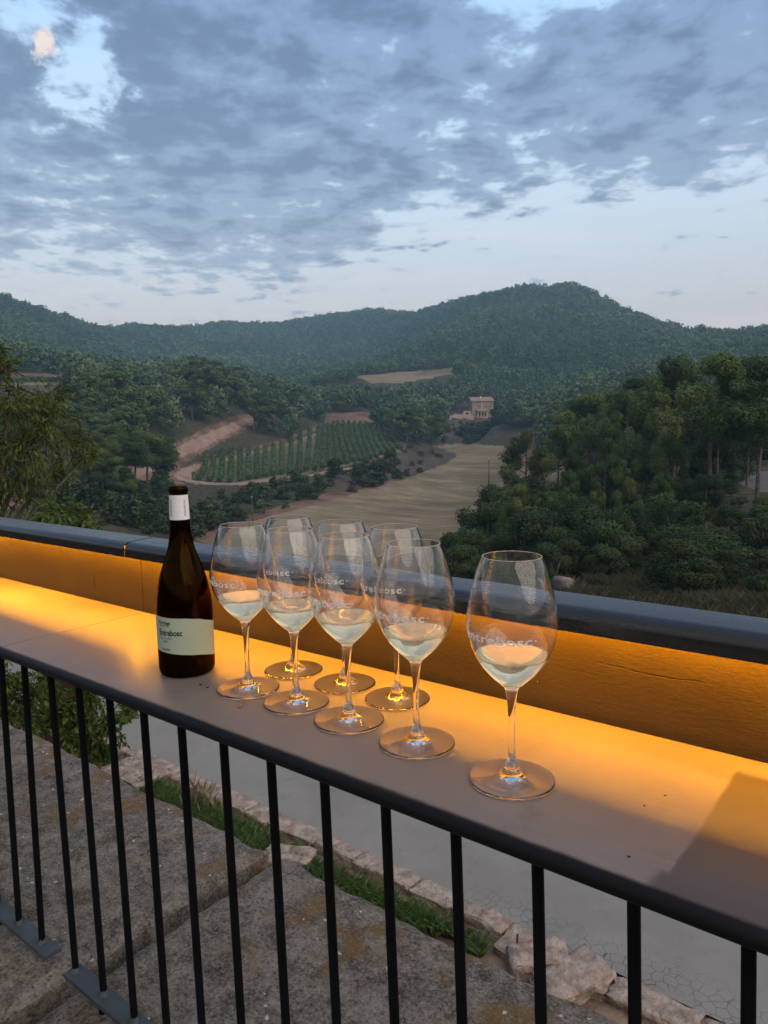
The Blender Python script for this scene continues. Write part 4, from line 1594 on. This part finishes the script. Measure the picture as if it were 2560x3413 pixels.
front = np.array([(418, 1037, 158), (520, 1039, 156), (600, 1032, 157), (680, 1022, 162), (760, 1003, 173), (815, 988, 195), (868, 973, 222)], float)
back = np.array([(436, 1006, 180), (520, 989, 198), (600, 969, 214), (690, 930, 252), (735, 921, 259), (790, 921, 262), (850, 945, 246)], float)
tt = np.linspace(0, 1, len(front))
NROW = 27
for k in range(NROW):
    u = (k + 0.5) / NROW
    fr = [np.interp(u, tt, front[:, j]) for j in range(3)]
    bk = [np.interp(u, tt, back[:, j]) for j in range(3)]
    pts = row_pts(fr[:2], bk[:2], fr[2], bk[2], 40)
    L = np.linalg.norm(pts[-1] - pts[0])
    n = int(L * 85)
    r = np.random.default_rng(500 + k)
    i = r.random(n) * 38.99
    i0 = i.astype(int)
    base = pts[i0] * (1 - (i - i0))[:, None] + pts[i0 + 1] * (i - i0)[:, None]
    hgt = 1.15 + 0.2 * np.sin(i * 1.7 + k) + 0.15 * np.sin(i * 4.1)
    dirn = r.normal(0, 1, (n, 3))
    dirn /= np.linalg.norm(dirn, axis=1)[:, None]
    cen = base + dirn * np.array([0.62, 0.62, 0.4]) + np.array([0, 0, 0.15]) + np.array([0, 0, 1]) * (hgt * r.uniform(0.25, 0.95, n))[:, None]
    V = cards(cen, dirn, 0.20, 0.75, r).reshape(-1, 3)
    T = np.repeat(np.clip(0.45 + 0.2 * np.sin(i * 0.9 + k * 2) * 0.4 + r.normal(0, 0.14, n), 0, 1), 4)
    o = leaf_obj('vine_row', V, T, M['vine'])
    tag(o, 'trellised vine row running up the small vineyard in the valley', 'vine row', 'vine rows in the vineyard')
pts = row_pts((-60, 832), (142, 825), 238, 250, 40)
r = np.random.default_rng(77)
n = 2200
i = r.random(n) * 38.99
i0 = i.astype(int)
base = pts[i0] * (1 - (i - i0))[:, None] + pts[i0 + 1] * (i - i0)[:, None]
cen = base + r.normal(0, 1, (n, 3)) * np.array([0.5, 0.5, 0.25]) + np.array([0, 0, 0.9])
o = leaf_obj('vine_row', cards(cen, r.normal(0, 1, (n, 3)), 0.26, 0.8, r).reshape(-1, 3), np.repeat(np.clip(r.normal(0.45, 0.15, n), 0, 1), 4), M['vine'])
tag(o, 'green vine row along the terraced clearing at the far left', 'vine row')

# ------------------------------------------------------------------ farmhouse
azh, _ = azel(np.float64(1043), np.float64(898))
HP = ground_at(azh, 318)[0]
vx = CR[:2] / np.linalg.norm(CR[:2])
house = empty('farmhouse', HP - np.array([0, 0, 0.4]), math.atan2(vx[1], vx[0]) + math.radians(8))
tag(house, 'two storey stone farmhouse with shallow tiled roof among trees across the valley', 'house')
W, DP, EH, RH = 9.4, 8.0, 6.3, 8.0
w = MB()
w.add([(-W / 2, 0, -1.5), (W / 2, 0, -1.5), (W / 2, DP, -1.5), (-W / 2, DP, -1.5), (-W / 2, 0, EH), (W / 2, 0, EH), (W / 2, DP, EH), (-W / 2, DP, EH), (-W / 2, DP / 2, RH - 0.2), (W / 2, DP / 2, RH - 0.2)],
      [(0, 1, 5, 4), (1, 2, 6, 9, 5), (2, 3, 7, 6), (3, 0, 4, 8, 7), (4, 5, 9, 8), (6, 7, 8, 9)])
w.build('wall', M['housewall'], house)
rf = MB()
for s in (0, 1):
    y0, y1 = (-0.45, DP / 2) if s == 0 else (DP + 0.45, DP / 2)
    rf.add([(-W / 2 - .4, y0, EH - .12), (W / 2 + .4, y0, EH - .12), (W / 2 + .4, y1, RH), (-W / 2 - .4, y1, RH), (-W / 2 - .4, y0, EH + .14), (W / 2 + .4, y0, EH + .14), (W / 2 + .4, y1, RH + .26), (-W / 2 - .4, y1, RH + .26)],
           [(0, 1, 2, 3), (4, 5, 6, 7), (0, 1, 5, 4), (1, 2, 6, 5), (2, 3, 7, 6), (3, 0, 4, 7)])
roof = rf.build('roof', M['tiles'], house)
MB().box((-0.7, 2.2, 6.6), (0.1, 3.0, 8.5), 0.05).build('chimney', M['plaster'], roof)
MB().box((-0.5, -0.12, 1.9), (-0.18, -0.01, 6.2)).build('drainpipe', M['plaster'], house)
for x0, x1, z0, z1 in ((-2.1, -1.55, 3.6, 4.6), (1.2, 1.8, 3.6, 4.6), (2.9, 3.5, 3.6, 4.6)):
    f = MB().box((x0 - 0.1, -0.06, z0 - 0.12), (x1 + 0.1, 0.02, z1 + 0.12)).build('window', M['plaster'], house)
    MB().box((x0, -0.075, z0), (x1, -0.062, z1)).build('pane', M['dark'], f)
po = MB()
for x in (-2.6, -1.3, 0.0, 1.3):
    po.box((x - 0.18, -2.0, -1.2), (x + 0.18, -1.7, 1.65))
po.box((-2.8, -2.1, 1.65), (1.5, -0.02, 1.95))
po.build('porch', M['plaster'], house)
MB().box((-2.4, -0.4, -1.0), (1.2, -0.03, 1.6)).build('porch_opening', M['dark'], house)
pr = MB()
pr.add([(-2.95, -2.3, 1.9), (1.65, -2.3, 1.9), (1.65, 0.0, 2.75), (-2.95, 0.0, 2.75), (-2.95, -2.3, 2.05), (1.65, -2.3, 2.05), (1.65, 0.0, 2.9), (-2.95, 0.0, 2.9)],
       [(0, 1, 2, 3), (4, 5, 6, 7), (0, 1, 5, 4), (1, 2, 6, 5), (2, 3, 7, 6), (3, 0, 4, 7)])
pr.build('porch_roof', M['tiles'], house)
shed = empty('annex', HP + np.array([-6.6 * vx[0], -6.6 * vx[1], -0.4]), math.atan2(vx[1], vx[0]) + math.radians(8))
tag(shed, 'small cream annex with a low window at the left side of the farmhouse', 'annex')
MB().box((-1.75, 0, -1.5), (1.75, 3.5, 2.3)).build('wall', M['plaster'], shed)
MB().box((-1.95, -0.25, 2.3), (1.95, 3.7, 2.5)).build('roof', M['tiles'], shed)
f = MB().box((-1.0, -0.05, 0.75), (0.55, 0.02, 1.65)).build('window', M['housewall'], shed)
MB().box((-0.9, -0.07, 0.85), (0.45, -0.052, 1.55)).build('pane', M['dark'], f)
for dx, dyt, dd, wd in ((1088, 868, 296, 1.5), (1110, 872, 290, 1.3), (1135, 880, 280, 1.2), (1000, 915, 296, 1.8), (1040, 905, 300, 2.2), (1075, 900, 296, 1.6), (1010, 942, 284, 2.0), (1060, 940, 280, 2.2), (960, 940, 282, 1.6)):
    place_px('oak_mid', 'oak_tree', dx, dyt, dd, 4.0, 'dark rounded bush in front of or beside the farmhouse', 'oak tree', 'bushes around the farmhouse', wd)

# ------------------------------------------------------------------ utility poles
def pole(dx, dyb, d, h, label, grp, k=1.0):
    a, _ = azel(np.float64(dx), np.float64(dyb))
    P = ground_at(a, d)[0]
    root = empty('utility_pole', P)
    tag(root, label, 'utility pole', grp)
    MB().tube([(0, 0, -0.4), (0, 0, h * 0.5), (0.02, 0, h)], [0.15 * k, 0.125 * k, 0.10 * k], 9).build('pole', M['pole'], root, True)
    MB().tube([(0, 0, h), (0, 0, h + 0.22)], [0.06 * k, 0.09 * k], 8).build('insulator', M['band'], root, True)
    MB().box((-0.04, -0.35 * k, h - 0.75), (0.04, 0.35 * k, h - 0.65), 0.01).build('bracket', M['pole'], root)


ap, ep = azel(np.float64(1056), np.float64(992))
Pp = ground_at(ap, 148)[0]
pole(1056, 1062, 148, CAMZ + float(ep) * 148 - Pp[2], 'slim timber utility pole standing in the stubble field', 'utility poles in the valley')
ap, ep = azel(np.float64(546), np.float64(1075))
Pp = ground_at(ap, 100)[0]
pole(546, 1130, 100, CAMZ + float(ep) * 100 - Pp[2], 'short thin pole with pale top among the bushes behind the left glass', 'utility poles in the valley', 0.45)

# ------------------------------------------------------------------ boulder and bank grass
def rock(name, P, size, m, seed, parent=None, sub=3):
    bm = bmesh.new()
    bmesh.ops.create_icosphere(bm, subdivisions=sub, radius=1.0)
    for v in bm.verts:
        c = np.array(v.co)
        k = 1 + 0.25 * float(fbm(np.float64(c[0] * 1.3 + seed), np.float64(c[1] * 1.3 + c[2] * 1.7), 3, seed))
        c = np.sign(c) * np.abs(c) ** 0.75 * k
        v.co = Vector((c * np.array(size)).tolist())
    me = bpy.data.meshes.new(name)
    bm.to_mesh(me)
    bm.free()
    me.materials.append(M[m])
    o = link(bpy.data.objects.new(name, me), parent)
    o.location = [float(q) for q in P]
    return autosmooth(o, 40)


ab, eb = azel(np.float64(1216), np.float64(1262))
bP = CO + np.array([math.cos(AZF - ab), math.sin(AZF - ab), float(eb)]) * 27.5
o = rock('boulder', bP, (0.40, 0.36, 0.30), 'boulder', 4)
tag(o, 'pale grey boulder on the bank just behind the counter rail', 'boulder')


def blades(P, hmin, hmax, wid, r, lean=0.35):
    n = len(P)
    a = r.uniform(0, 6.28, n)
    hh = r.uniform(hmin, hmax, n)
    dirx = np.stack([np.cos(a), np.sin(a), np.zeros(n)], 1)
    side = np.stack([-np.sin(a), np.cos(a), np.zeros(n)], 1) * wid
    up = np.array([0, 0, 1.0])
    mid = P + up * (hh * 0.55)[:, None] + dirx * (hh * lean * 0.3)[:, None]
    tip = P + up * hh[:, None] + dirx * (hh * lean * r.uniform(0.4, 1.6, n))[:, None]
    return np.stack([P - side, P + side, mid + side * 0.7, tip], 1), np.stack([P - side, mid + side * 0.7, tip, mid - side * 0.7], 1)


r = np.random.default_rng(42)
n = 60000
azb = r.uniform(0.02, 0.555, n)
db = np.sqrt(r.uniform(17 ** 2, 34 ** 2, n))
P = ground_at(azb, db)
keep = fbm(P[:, 0] / 1.2, P[:, 1] / 1.2, 3, 61) > -0.15
P = P[keep]
A, B = blades(P - np.array([0, 0, 0.03]), 0.12, 0.48, 0.008, r, 0.7)
V = np.concatenate([A, B]).reshape(-1, 3)
t_ = np.clip(0.4 + 0.5 * fbm(P[:, 0] / 2.5, P[:, 1] / 2.5, 3, 62) + r.normal(0, 0.15, len(P)), 0, 1)
o = leaf_obj('dry_grass', V, np.concatenate([np.repeat(t_, 4)] * 2), M['drygrass'])
tag(o, 'dry grass covering the near bank on the right', 'grass', None, 'stuff')

# ------------------------------------------------------------------ road, kerb and verge under the terrace
RY = 4.2
rv = [(-30, RY + 0.55, RZ), (-8.5, RY + 0.12, RZ), (3, RY - 0.05, RZ), (14, RY - 0.4, RZ), (14, 9.0, RZ), (-30, 9.0, RZ)]
tag(mesh('road', rv, [(0, 1, 2, 3, 4, 5)], M['road']), kind='structure')
tag(mesh('verge', [(-30, 1.1, RZ - 0.03), (14, 1.1, RZ - 0.03), (14, RY - 0.25, RZ - 0.03), (3, RY + 0.02, RZ - 0.03), (-8.5, RY + 0.2, RZ - 0.03), (-30, RY + 0.6, RZ - 0.03)],
         [(0, 1, 2, 3, 4, 5)], M['verge']), kind='structure')


def block(name, P, size, m, seed, rz=0.0):
    """rough hewn block: bevelled box with worn faces and chipped edges"""
    bm = bmesh.new()
    bmesh.ops.create_cube(bm, size=2.0)
    bmesh.ops.bevel(bm, geom=bm.edges[:], offset=0.12, segments=1, affect='EDGES')
    bmesh.ops.subdivide_edges(bm, edges=bm.edges[:], cuts=5, use_grid_fill=True)
    for v in bm.verts:
        c = np.array(v.co)
        f1 = fbm(np.float64(c[0] * 1.4 + seed * 3.1), np.float64(c[1] * 1.4 + c[2] * 0.9), 3, seed)
        f2 = fbm(np.float64(c[0] * 1.7 + 9), np.float64(c[2] * 1.7 + c[1] * 1.1 + seed), 3, seed + 3)
        f3 = fbm(np.float64(c[0] * 5 + seed), np.float64(c[1] * 5 + c[2] * 4.0), 3, seed + 7)
        c = c * (1 + 0.07 * f3) + np.array([0.16 * f1, 0.24 * f2, 0.28 * f1])
        v.co = Vector((c * np.array(size)).tolist())
    me = bpy.data.meshes.new(name)
    bm.to_mesh(me)
    bm.free()
    me.materials.append(M[m])
    o = link(bpy.data.objects.new(name, me))
    o.location = [float(q_) for q_ in P]
    o.rotation_euler = (0, 0, float(rz))
    return autosmooth(o, 55)


x = -9.0
k = 0
while x < 1.6:
    L = rng.uniform(0.26, 0.58)
    wide_ = x > -2.5
    wd = rng.uniform(0.075, 0.10) if not wide_ else rng.uniform(0.09, 0.14)
    yc = (RY - 0.07 if not wide_ else RY - 0.13) - 0.0125 * (x + 2) + rng.uniform(-0.012, 0.012)
    o = block('kerb_stone', (x + L / 2, yc, RZ - 0.02), (L / 2 * 0.985, wd, rng.uniform(0.055, 0.085)), 'kerb', 20 + k, rng.normal(0, 0.025))
    tag(o, 'rough pinkish kerb stone in the row along the road', 'kerb stone', 'kerb stones along the road')
    x += L
    k += 1
for i, (dx, dy, sx, lb) in enumerate([(292, 1668, 0.34, 'pale stone block at the far end of the grass strip beside the slab'), (625, 1848, 0.2, 'pinkish stone showing between the two coping slabs and the grass'),
                                      (1165, 2065, 0.2, 'loose flat pale stone by the kerb near the thin rusty stake'), (1235, 2105, 0.24, 'large flat pink kerbside stone at the lower right')]):
    p = on_z(dx, dy, RZ + 0.06)
    o = block('loose_stone', p - np.array([0, 0, 0.06]), (sx, sx * 0.55, 0.09), 'kerb', 60 + i, 0.4 * i)
    tag(o, lb, 'stone', 'loose stones beside the kerb')
p = on_z(1115, 2065, RZ)
o = MB().tube([p + np.array([0, 0, -0.05]), p + np.array([0.01, 0, 0.16])], 0.008, 8).build('stake', M['rust'], None, True)
tag(o, 'thin rusty stake standing beside the pinkish kerb', 'stake')

n = 19000
gx = r.uniform(-8.2, -1.9, n)
gy = RY - 0.30 - 0.012 * (gx + 2) - np.abs(r.normal(0, 0.10, n)) * np.interp(gx, [-7, -4, -2], [1.4, 1.2, 0.6])
P = np.stack([gx, gy, np.full(n, RZ - 0.03)], 1)
den = fbm(gx * 1.6, gy * 3, 3, 71)
keep = (den > np.interp(gx, [-6, -3.6, -2.4, -1.9], [-0.6, -0.35, 0.12, 0.35]))
P = P[keep]
A, B = blades(P, 0.03, 0.14, 0.0021, r, 0.6)
V = np.concatenate([A, B]).reshape(-1, 3)
t_ = np.clip(r.normal(0.5, 0.2, len(P)), 0, 1)
o = leaf_obj('grass_strip', V, np.concatenate([np.repeat(t_, 4)] * 2), M['grass'])
tag(o, 'green grass strip between kerb and parapet', 'grass', None, 'stuff')
pt = on_z(432, 1745, RZ)
P = np.array(pt) + r.normal(0, 1, (70, 3)) * np.array([0.10, 0.05, 0])
A, B = blades(P, 0.10, 0.34, 0.0009, r, 0.35)
o = leaf_obj('weed_tuft', np.concatenate([A, B]).reshape(-1, 3), np.clip(r.normal(0.6, 0.2, 560), 0, 1), M['straw'])
tag(o, 'tall seeding weed tuft rising from the grass strip', 'weed')

# ------------------------------------------------------------------ close leafy things at the left
def leafy(name, label, cat, anchors, d0, n, size, asp, m, r, stem0, droop=0.0, dj=0.5):
    """anchors (layout x, y, radius px, weight) at about d0 metres: a branching shrub with its own depth"""
    root = empty(name, stem0)
    tag(root, label, cat)
    an = np.array(anchors, float)
    cs, rs = [], []
    for x_, y_, rp, w_ in an:
        a_, e_ = azel(np.float64(x_), np.float64(y_))
        dd = d0 + r.uniform(-dj, dj)
        c = CO + np.array([math.cos(AZF - a_), math.sin(AZF - a_), float(e_)]) * dd
        cs.append(c)
        rs.append(rp * D2F / FPX * dd)
    cs, rs = np.array(cs), np.array(rs)
    s0 = np.array(stem0, float)
    tb = MB()
    hub = s0 * 0.45 + cs.mean(0) * 0.55
    tb.tube([(0, 0, -0.1), (hub - s0) * 0.5 + r.normal(0, 0.05, 3), hub - s0], [0.05 * d0 / 9, 0.04 * d0 / 9, 0.025 * d0 / 9], 7)
    twV, twT = [], []
    wsum = an[:, 3].sum()
    for c, rad, w_ in zip(cs, rs, an[:, 3]):
        mid = (hub + c) / 2 + np.array([0, 0, 0.12 * rad])
        tb.tube([hub - s0, mid - s0, c - s0], [0.02 * d0 / 9, 0.013 * d0 / 9, 0.006 * d0 / 9], 5)
        nt = max(5, int(n * w_ / wsum / 16))
        for j in range(nt):                                # twigs with leaves along them
            dv = r.normal(0, 1, 3)
            dv /= np.linalg.norm(dv)
            a0 = c + dv * rad * 0.25 * r.random()
            tipv = c + dv * rad * r.uniform(0.6, 1.15) - np.array([0, 0, droop * rad * r.random()])
            if j % 3 == 0:
                tb.tube([a0 - s0, (a0 + tipv) / 2 - s0 + np.array([0, 0, 0.1 * rad]), tipv - s0], [0.004 * d0 / 9, 0.003 * d0 / 9, 0.0015 * d0 / 9], 4)
            k = 16
            q = r.random(k)[:, None]
            p = a0 * (1 - q) + tipv * q + r.normal(0, 0.06, (k, 3)) * rad - s0
            ax = dv * 0.6 + r.normal(0, 0.5, (k, 3)) - np.array([0, 0, droop])
            ax /= np.linalg.norm(ax, axis=1)[:, None]
            sd = np.cross(ax, r.normal(0, 1, (k, 3)))
            sd /= np.linalg.norm(sd, axis=1)[:, None]
            s = (size * r.uniform(0.6, 1.3, k))[:, None]
            twV.append(np.stack([p, p + ax * s * 0.5 + sd * s * asp, p + ax * s, p + ax * s * 0.5 - sd * s * asp], 1))
            twT.append(np.repeat(np.clip(r.normal(0.45, 0.2) + r.normal(0, 0.12, k), 0, 1), 4))
    tb.build('trunk', M['bark'], root, True)
    leaf_obj('crown', np.concatenate(twV).reshape(-1, 3), np.concatenate(twT), M[m], root)
    return root


r = np.random.default_rng(11)
a0_, e0_ = azel(np.float64(-160), np.float64(1200))
st0 = np.array([9.5 * math.cos(AZF - a0_), 9.5 * math.sin(AZF - a0_), RZ])
leafy('almond_tree', 'slender leaved olive green tree overhanging from the left border', 'tree',
      [(-10, 755, 35, .6), (5, 790, 30, .5), (-60, 850, 80, 1.2), (25, 880, 55, 1.0), (95, 900, 70, 1.5), (160, 955, 50, 1.0), (60, 960, 80, 1.6), (10, 985, 70, 1.2), (120, 1000, 45, .8), (190, 985, 22, .25),
       (0, 1050, 60, 1.0), (60, 1045, 45, .6), (-90, 950, 110, 1.8), (-80, 1050, 90, 1.2), (110, 860, 40, .6), (40, 850, 35, .5), (-120, 780, 70, .8)],
      9.5, 7600, 0.10, 0.10, 'almond', r, st0, 0.5)
a0_, e0_ = azel(np.float64(140), np.float64(1180))
st1 = np.array([13.5 * math.cos(AZF - a0_), 13.5 * math.sin(AZF - a0_), RZ])
leafy('shrub', 'yellow green arching shrub just behind the left end of the counter rail', 'shrub',
      [(130, 1110, 50, 1.0), (180, 1125, 35, .6), (90, 1125, 45, .7), (60, 1140, 40, .5), (110, 1085, 30, .4), (200, 1150, 40, .5)],
      13.5, 2600, 0.13, 0.14, 'creeper', r, st1, 0.6, 0.3)
# creeper seen below the counter at the left
sp = on_y(110, 1640, 2.4)
leafy('creeper', 'bright green leafy creeper rising behind the left coping slab under the counter', 'creeper',
      [(20, 1470, 50, 1.0), (70, 1490, 50, 1.0), (120, 1520, 55, 1.2), (170, 1550, 50, 1.1), (205, 1590, 45, 1.0), (240, 1560, 40, .8), (270, 1530, 30, .5), (60, 1550, 45, .8), (150, 1600, 35, .7), (230, 1625, 25, .4), (10, 1530, 40, .6), (-50, 1480, 60, .8), (110, 1460, 50, .7), (190, 1500, 50, .8)],
      4.0, 7200, 0.034, 0.22, 'creeper', r, (sp[0], sp[1], RZ), 0.5, 0.25)
sp = on_y(165, 1660, 2.9)
o = MB().box((sp[0] - 0.55, sp[1], RZ - 0.1), (sp[0] + 0.32, sp[1] + 0.04, -1.25), 0.006).build('rusty_panel', M['rust'])
tag(o, 'dark rusty steel panel behind the creeper beyond the left coping slab', 'panel')

# ================================================================== SKY, AIR, LIGHT, CAMERA
HAZE = 5.0e-4
wd = bpy.data.worlds.new('World')
scn.world = wd
t = NT(wd)
gen = t.n('ShaderNodeTexCoord').outputs['Generated']
dirv = t.vmath('NORMALIZE', gen)
sx = t.n('ShaderNodeSeparateXYZ')
t.set(sx.inputs[0], dirv)
dx_, dy_, dz_ = sx.outputs
FH = CF[:2] / np.linalg.norm(CF[:2])
RH_ = np.array([FH[1], -FH[0]])
fwd = t.math('ADD', t.math('MULTIPLY', dx_, float(FH[0])), t.math('MULTIPLY', dy_, float(FH[1])))
sid = t.math('ADD', t.math('MULTIPLY', dx_, float(RH_[0])), t.math('MULTIPLY', dy_, float(RH_[1])))
zc = t.math('ADD', t.math('MAXIMUM', dz_, 0.0), 0.085)
u = t.math('DIVIDE', sid, zc)
v = t.math('DIVIDE', fwd, zc)
cv = t.n('ShaderNodeCombineXYZ')
t.set(cv.inputs[0], u)
t.set(cv.inputs[1], v)
P2 = cv.outputs[0]
nA = t.noise(t.vmath('ADD', P2, (3.7, 1.9, 0.4)), 1.9, 12, 0.60, 0.15)
nB = t.noise(t.vmath('ADD', P2, (11.0, 7.0, 2.0)), 6.6, 10, 0.58, 0.15)
nC = t.noise(t.vmath('ADD', P2, (5.0, 17.0, 4.0)), 0.8, 6, 0.5)


wob = t.n('ShaderNodeTexNoise', i_Scale=14.0, i_Detail=6.0, i_Roughness=0.6)
t.set(wob.inputs['Vector'], dirv)
dirw = t.vmath('ADD', dirv, t.vmath('SCALE', t.vmath('SUBTRACT', wob.outputs['Color'], (0.5, 0.5, 0.5)), scale=0.16))


def blob(dx, dy, rad, amp):
    d_ = ray(np.float64(dx), np.float64(dy))
    d_ = d_ / np.linalg.norm(d_)
    dd = t.vmath('DISTANCE', dirw, tuple(float(q) for q in d_))
    return t.sstep(dd, rad, 0.0, 0.0, amp)


cov = t.math('ADD', t.math('MULTIPLY', t.math('SUBTRACT', nA, 0.47), 1.1), t.math('MULTIPLY', t.math('SUBTRACT', nB, 0.5), 1.9))
z0 = t.sstep(sid, -0.12, 0.10, 0.195, 0.285)
low = t.sstep(t.math('SUBTRACT', dz_, z0), -0.05, 0.05, -0.43, 0.18)
cov = t.math('ADD', cov, low)
for (bx_, by_, rd, am) in [(70, 60, 0.15, -0.36), (180, 130, 0.10, -0.24), (225, 180, 0.08, -0.22), (120, 235, 0.07, -0.14), (25, 20, 0.10, 0.10), (40, 300, 0.06, -0.12), (40, 480, 0.10, -0.16),
                           (1130, 20, 0.10, -0.32), (1080, 140, 0.07, -0.16), (990, 250, 0.08, -0.17), (1060, 430, 0.07, 0.12), (900, 330, 0.06, 0.12), (960, 340, 0.06, -0.16), (1250, 240, 0.05, -0.24), (1320, 205, 0.05, -0.24), (1160, 355, 0.08, -0.12), (1480, 260, 0.05, -0.2), (820, 90, 0.03, -0.2), (660, 170, 0.03, -0.24), (520, 540, 0.05, -0.16),
                           (30, 150, 0.05, 0.60), (380, 160, 0.20, 0.10), (650, 330, 0.30, 0.10), (1500, 120, 0.20, 0.16), (1100, 280, 0.30, 0.10), (880, 450, 0.05, -0.1), (1080, 100, 0.04, 0.1), (1230, 60, 0.05, 0.16)]:
    cov = t.math('ADD', cov, blob(bx_, by_, rd, am))
mask = t.sstep(cov, -0.20, 0.12)
clear = t.ramp(t.math('MULTIPLY', dz_, 2.0), [(0.0, (1.12, 0.78, 0.70)), (0.13, (1.02, 0.76, 0.70)), (0.25, (0.74, 0.68, 0.70)), (0.42, (0.65, 0.71, 0.80)), (0.66, (0.60, 0.78, 0.95)), (0.95, (0.45, 0.69, 1.0))])
warm = t.sstep(fwd, 0.25, -0.5)
clear = t.mix(warm, clear, (0.62, 0.54, 0.48))
cdark = t.ramp(t.math('MULTIPLY', dz_, 2.0), [(0.2, (0.315, 0.37, 0.49)), (0.55, (0.165, 0.23, 0.365)), (0.95, (0.118, 0.185, 0.335))])
clite = t.ramp(t.math('MULTIPLY', dz_, 2.0), [(0.2, (0.44, 0.50, 0.62)), (0.55, (0.30, 0.39, 0.555)), (0.95, (0.22, 0.33, 0.54))])
shade = t.math('ADD', t.math('MULTIPLY', cov, 0.75), t.math('ADD', t.math('MULTIPLY', t.math('SUBTRACT', nC, 0.5), 1.0), t.math('MULTIPLY', t.math('SUBTRACT', nB, 0.5), 1.0)))
cloud = t.mix(t.sstep(shade, 0.55, 0.0), cdark, clite)
cloud = t.mix(warm, cloud, (0.42, 0.39, 0.38))
sky = t.mix(mask, clear, cloud)
# thin wisps of high cloud and the one cloud still catching the sun
wisp = t.math('MULTIPLY', t.sstep(t.noise(t.vmath('MULTIPLY', P2, (0.5, 2.2, 1)), 1.2, 7, 0.6), 0.5, 0.72, 0, 0.5), t.math('SUBTRACT', 1.0, mask))
sky = t.mix(wisp, sky, (0.78, 0.76, 0.79))
dirw = dirv
pink = t.math('ADD', blob(99, 84, 0.019, 0.75), t.math('ADD', blob(84, 112, 0.019, 0.75), blob(106, 102, 0.015, 0.45)))
pN = t.noise(dirv, 75.0, 7, 0.6, 0.2)
pink = t.math('MULTIPLY', t.sstep(t.math('ADD', pink, t.math('MULTIPLY', t.math('SUBTRACT', pN, 0.5), 3.2)), 0.25, 1.15), t.sstep(pink, 0.02, 0.25), clamp=True)
sky = t.mix(t.math('MULTIPLY', pink, 0.9), sky, (0.95, 0.78, 0.70))
nish = t.n('ShaderNodeTexSky', sky_type='NISHITA', sun_disc=False, sun_elevation=math.radians(2.0), sun_rotation=math.radians(150))
skyt = t.vmath('ADD', sky, t.vmath('SCALE', nish.outputs[0], scale=0.06))
gnd = t.sstep(dz_, -0.02, 0.0)
skyf = t.mix(gnd, (0.10, 0.10, 0.10), skyt)
bg = t.n('ShaderNodeBackground', i_Strength=0.93)
t.set(bg.inputs[0], skyf)
ow = t.n('ShaderNodeOutputWorld')
t.t.links.new(bg.outputs[0], ow.inputs['Surface'])

sun = bpy.data.lights.new('sun', 'SUN')
sun.energy = 2.0
sun.angle = math.radians(74)
sun.color = (1.0, 0.88, 0.76)
so = link(bpy.data.objects.new('sun', sun))
# the afterglow stands behind the viewer, a little to the left
av = math.atan2(CF[1], CF[0]) + PI + math.radians(48)
sdir = Vector((math.cos(av) * math.cos(0.80), math.sin(av) * math.cos(0.80), math.sin(0.80)))
so.rotation_euler = sdir.to_track_quat('Z', 'Y').to_euler()
nish.sun_rotation = (PI / 2 - av) % (2 * PI)

if HAZE > 0:
    m, t2 = new_mat('evening air')
    pv = t2.n('ShaderNodeVolumePrincipled')
    pv.inputs['Color'].default_value = (0.42, 0.72, 1.0, 1)
    pv.inputs['Density'].default_value = HAZE
    pv.inputs['Anisotropy'].default_value = 0.0
    t2.out(None, pv.outputs[0])
    zlo, zhi = float(Zg.min()) - 1.5, float(Zg.max()) + 25
    hz = MB().box((-1400, -1400, zlo), (1400, 1400, zhi)).build('haze', m)
    tag(hz, 'thin bluish evening haze over the valley', 'haze', None, 'stuff')

cam = bpy.data.cameras.new('camera')
co = link(bpy.data.objects.new('camera', cam))
R3 = Matrix(((CR[0], CU[0], -CF[0]), (CR[1], CU[1], -CF[1]), (CR[2], CU[2], -CF[2])))
co.matrix_world = Matrix.Translation((0, 0, CAMZ)) @ R3.to_4x4()
cam.sensor_fit = 'VERTICAL'
cam.sensor_height = 24.0
cam.lens = FPX / 3413 * 24.0
cam.clip_start = 0.02
cam.clip_end = 9000
scn.camera = co

scn.render.engine = 'CYCLES'
cy = scn.cycles
cy.use_denoising = True
cy.max_bounces = 20
cy.transmission_bounces = 20
cy.glossy_bounces = 8
cy.diffuse_bounces = 3
cy.transparent_max_bounces = 16
cy.volume_bounces = 0
cy.caustics_reflective = True
cy.caustics_refractive = True
cy.blur_glossy = 0.0
cy.sample_clamp_indirect = 6.0
scn.view_settings.view_transform = 'Standard'
scn.view_settings.look = 'None'
scn.view_settings.exposure = 0.30
scn.view_settings.gamma = 1.0
scn.view_settings.use_curve_mapping = False
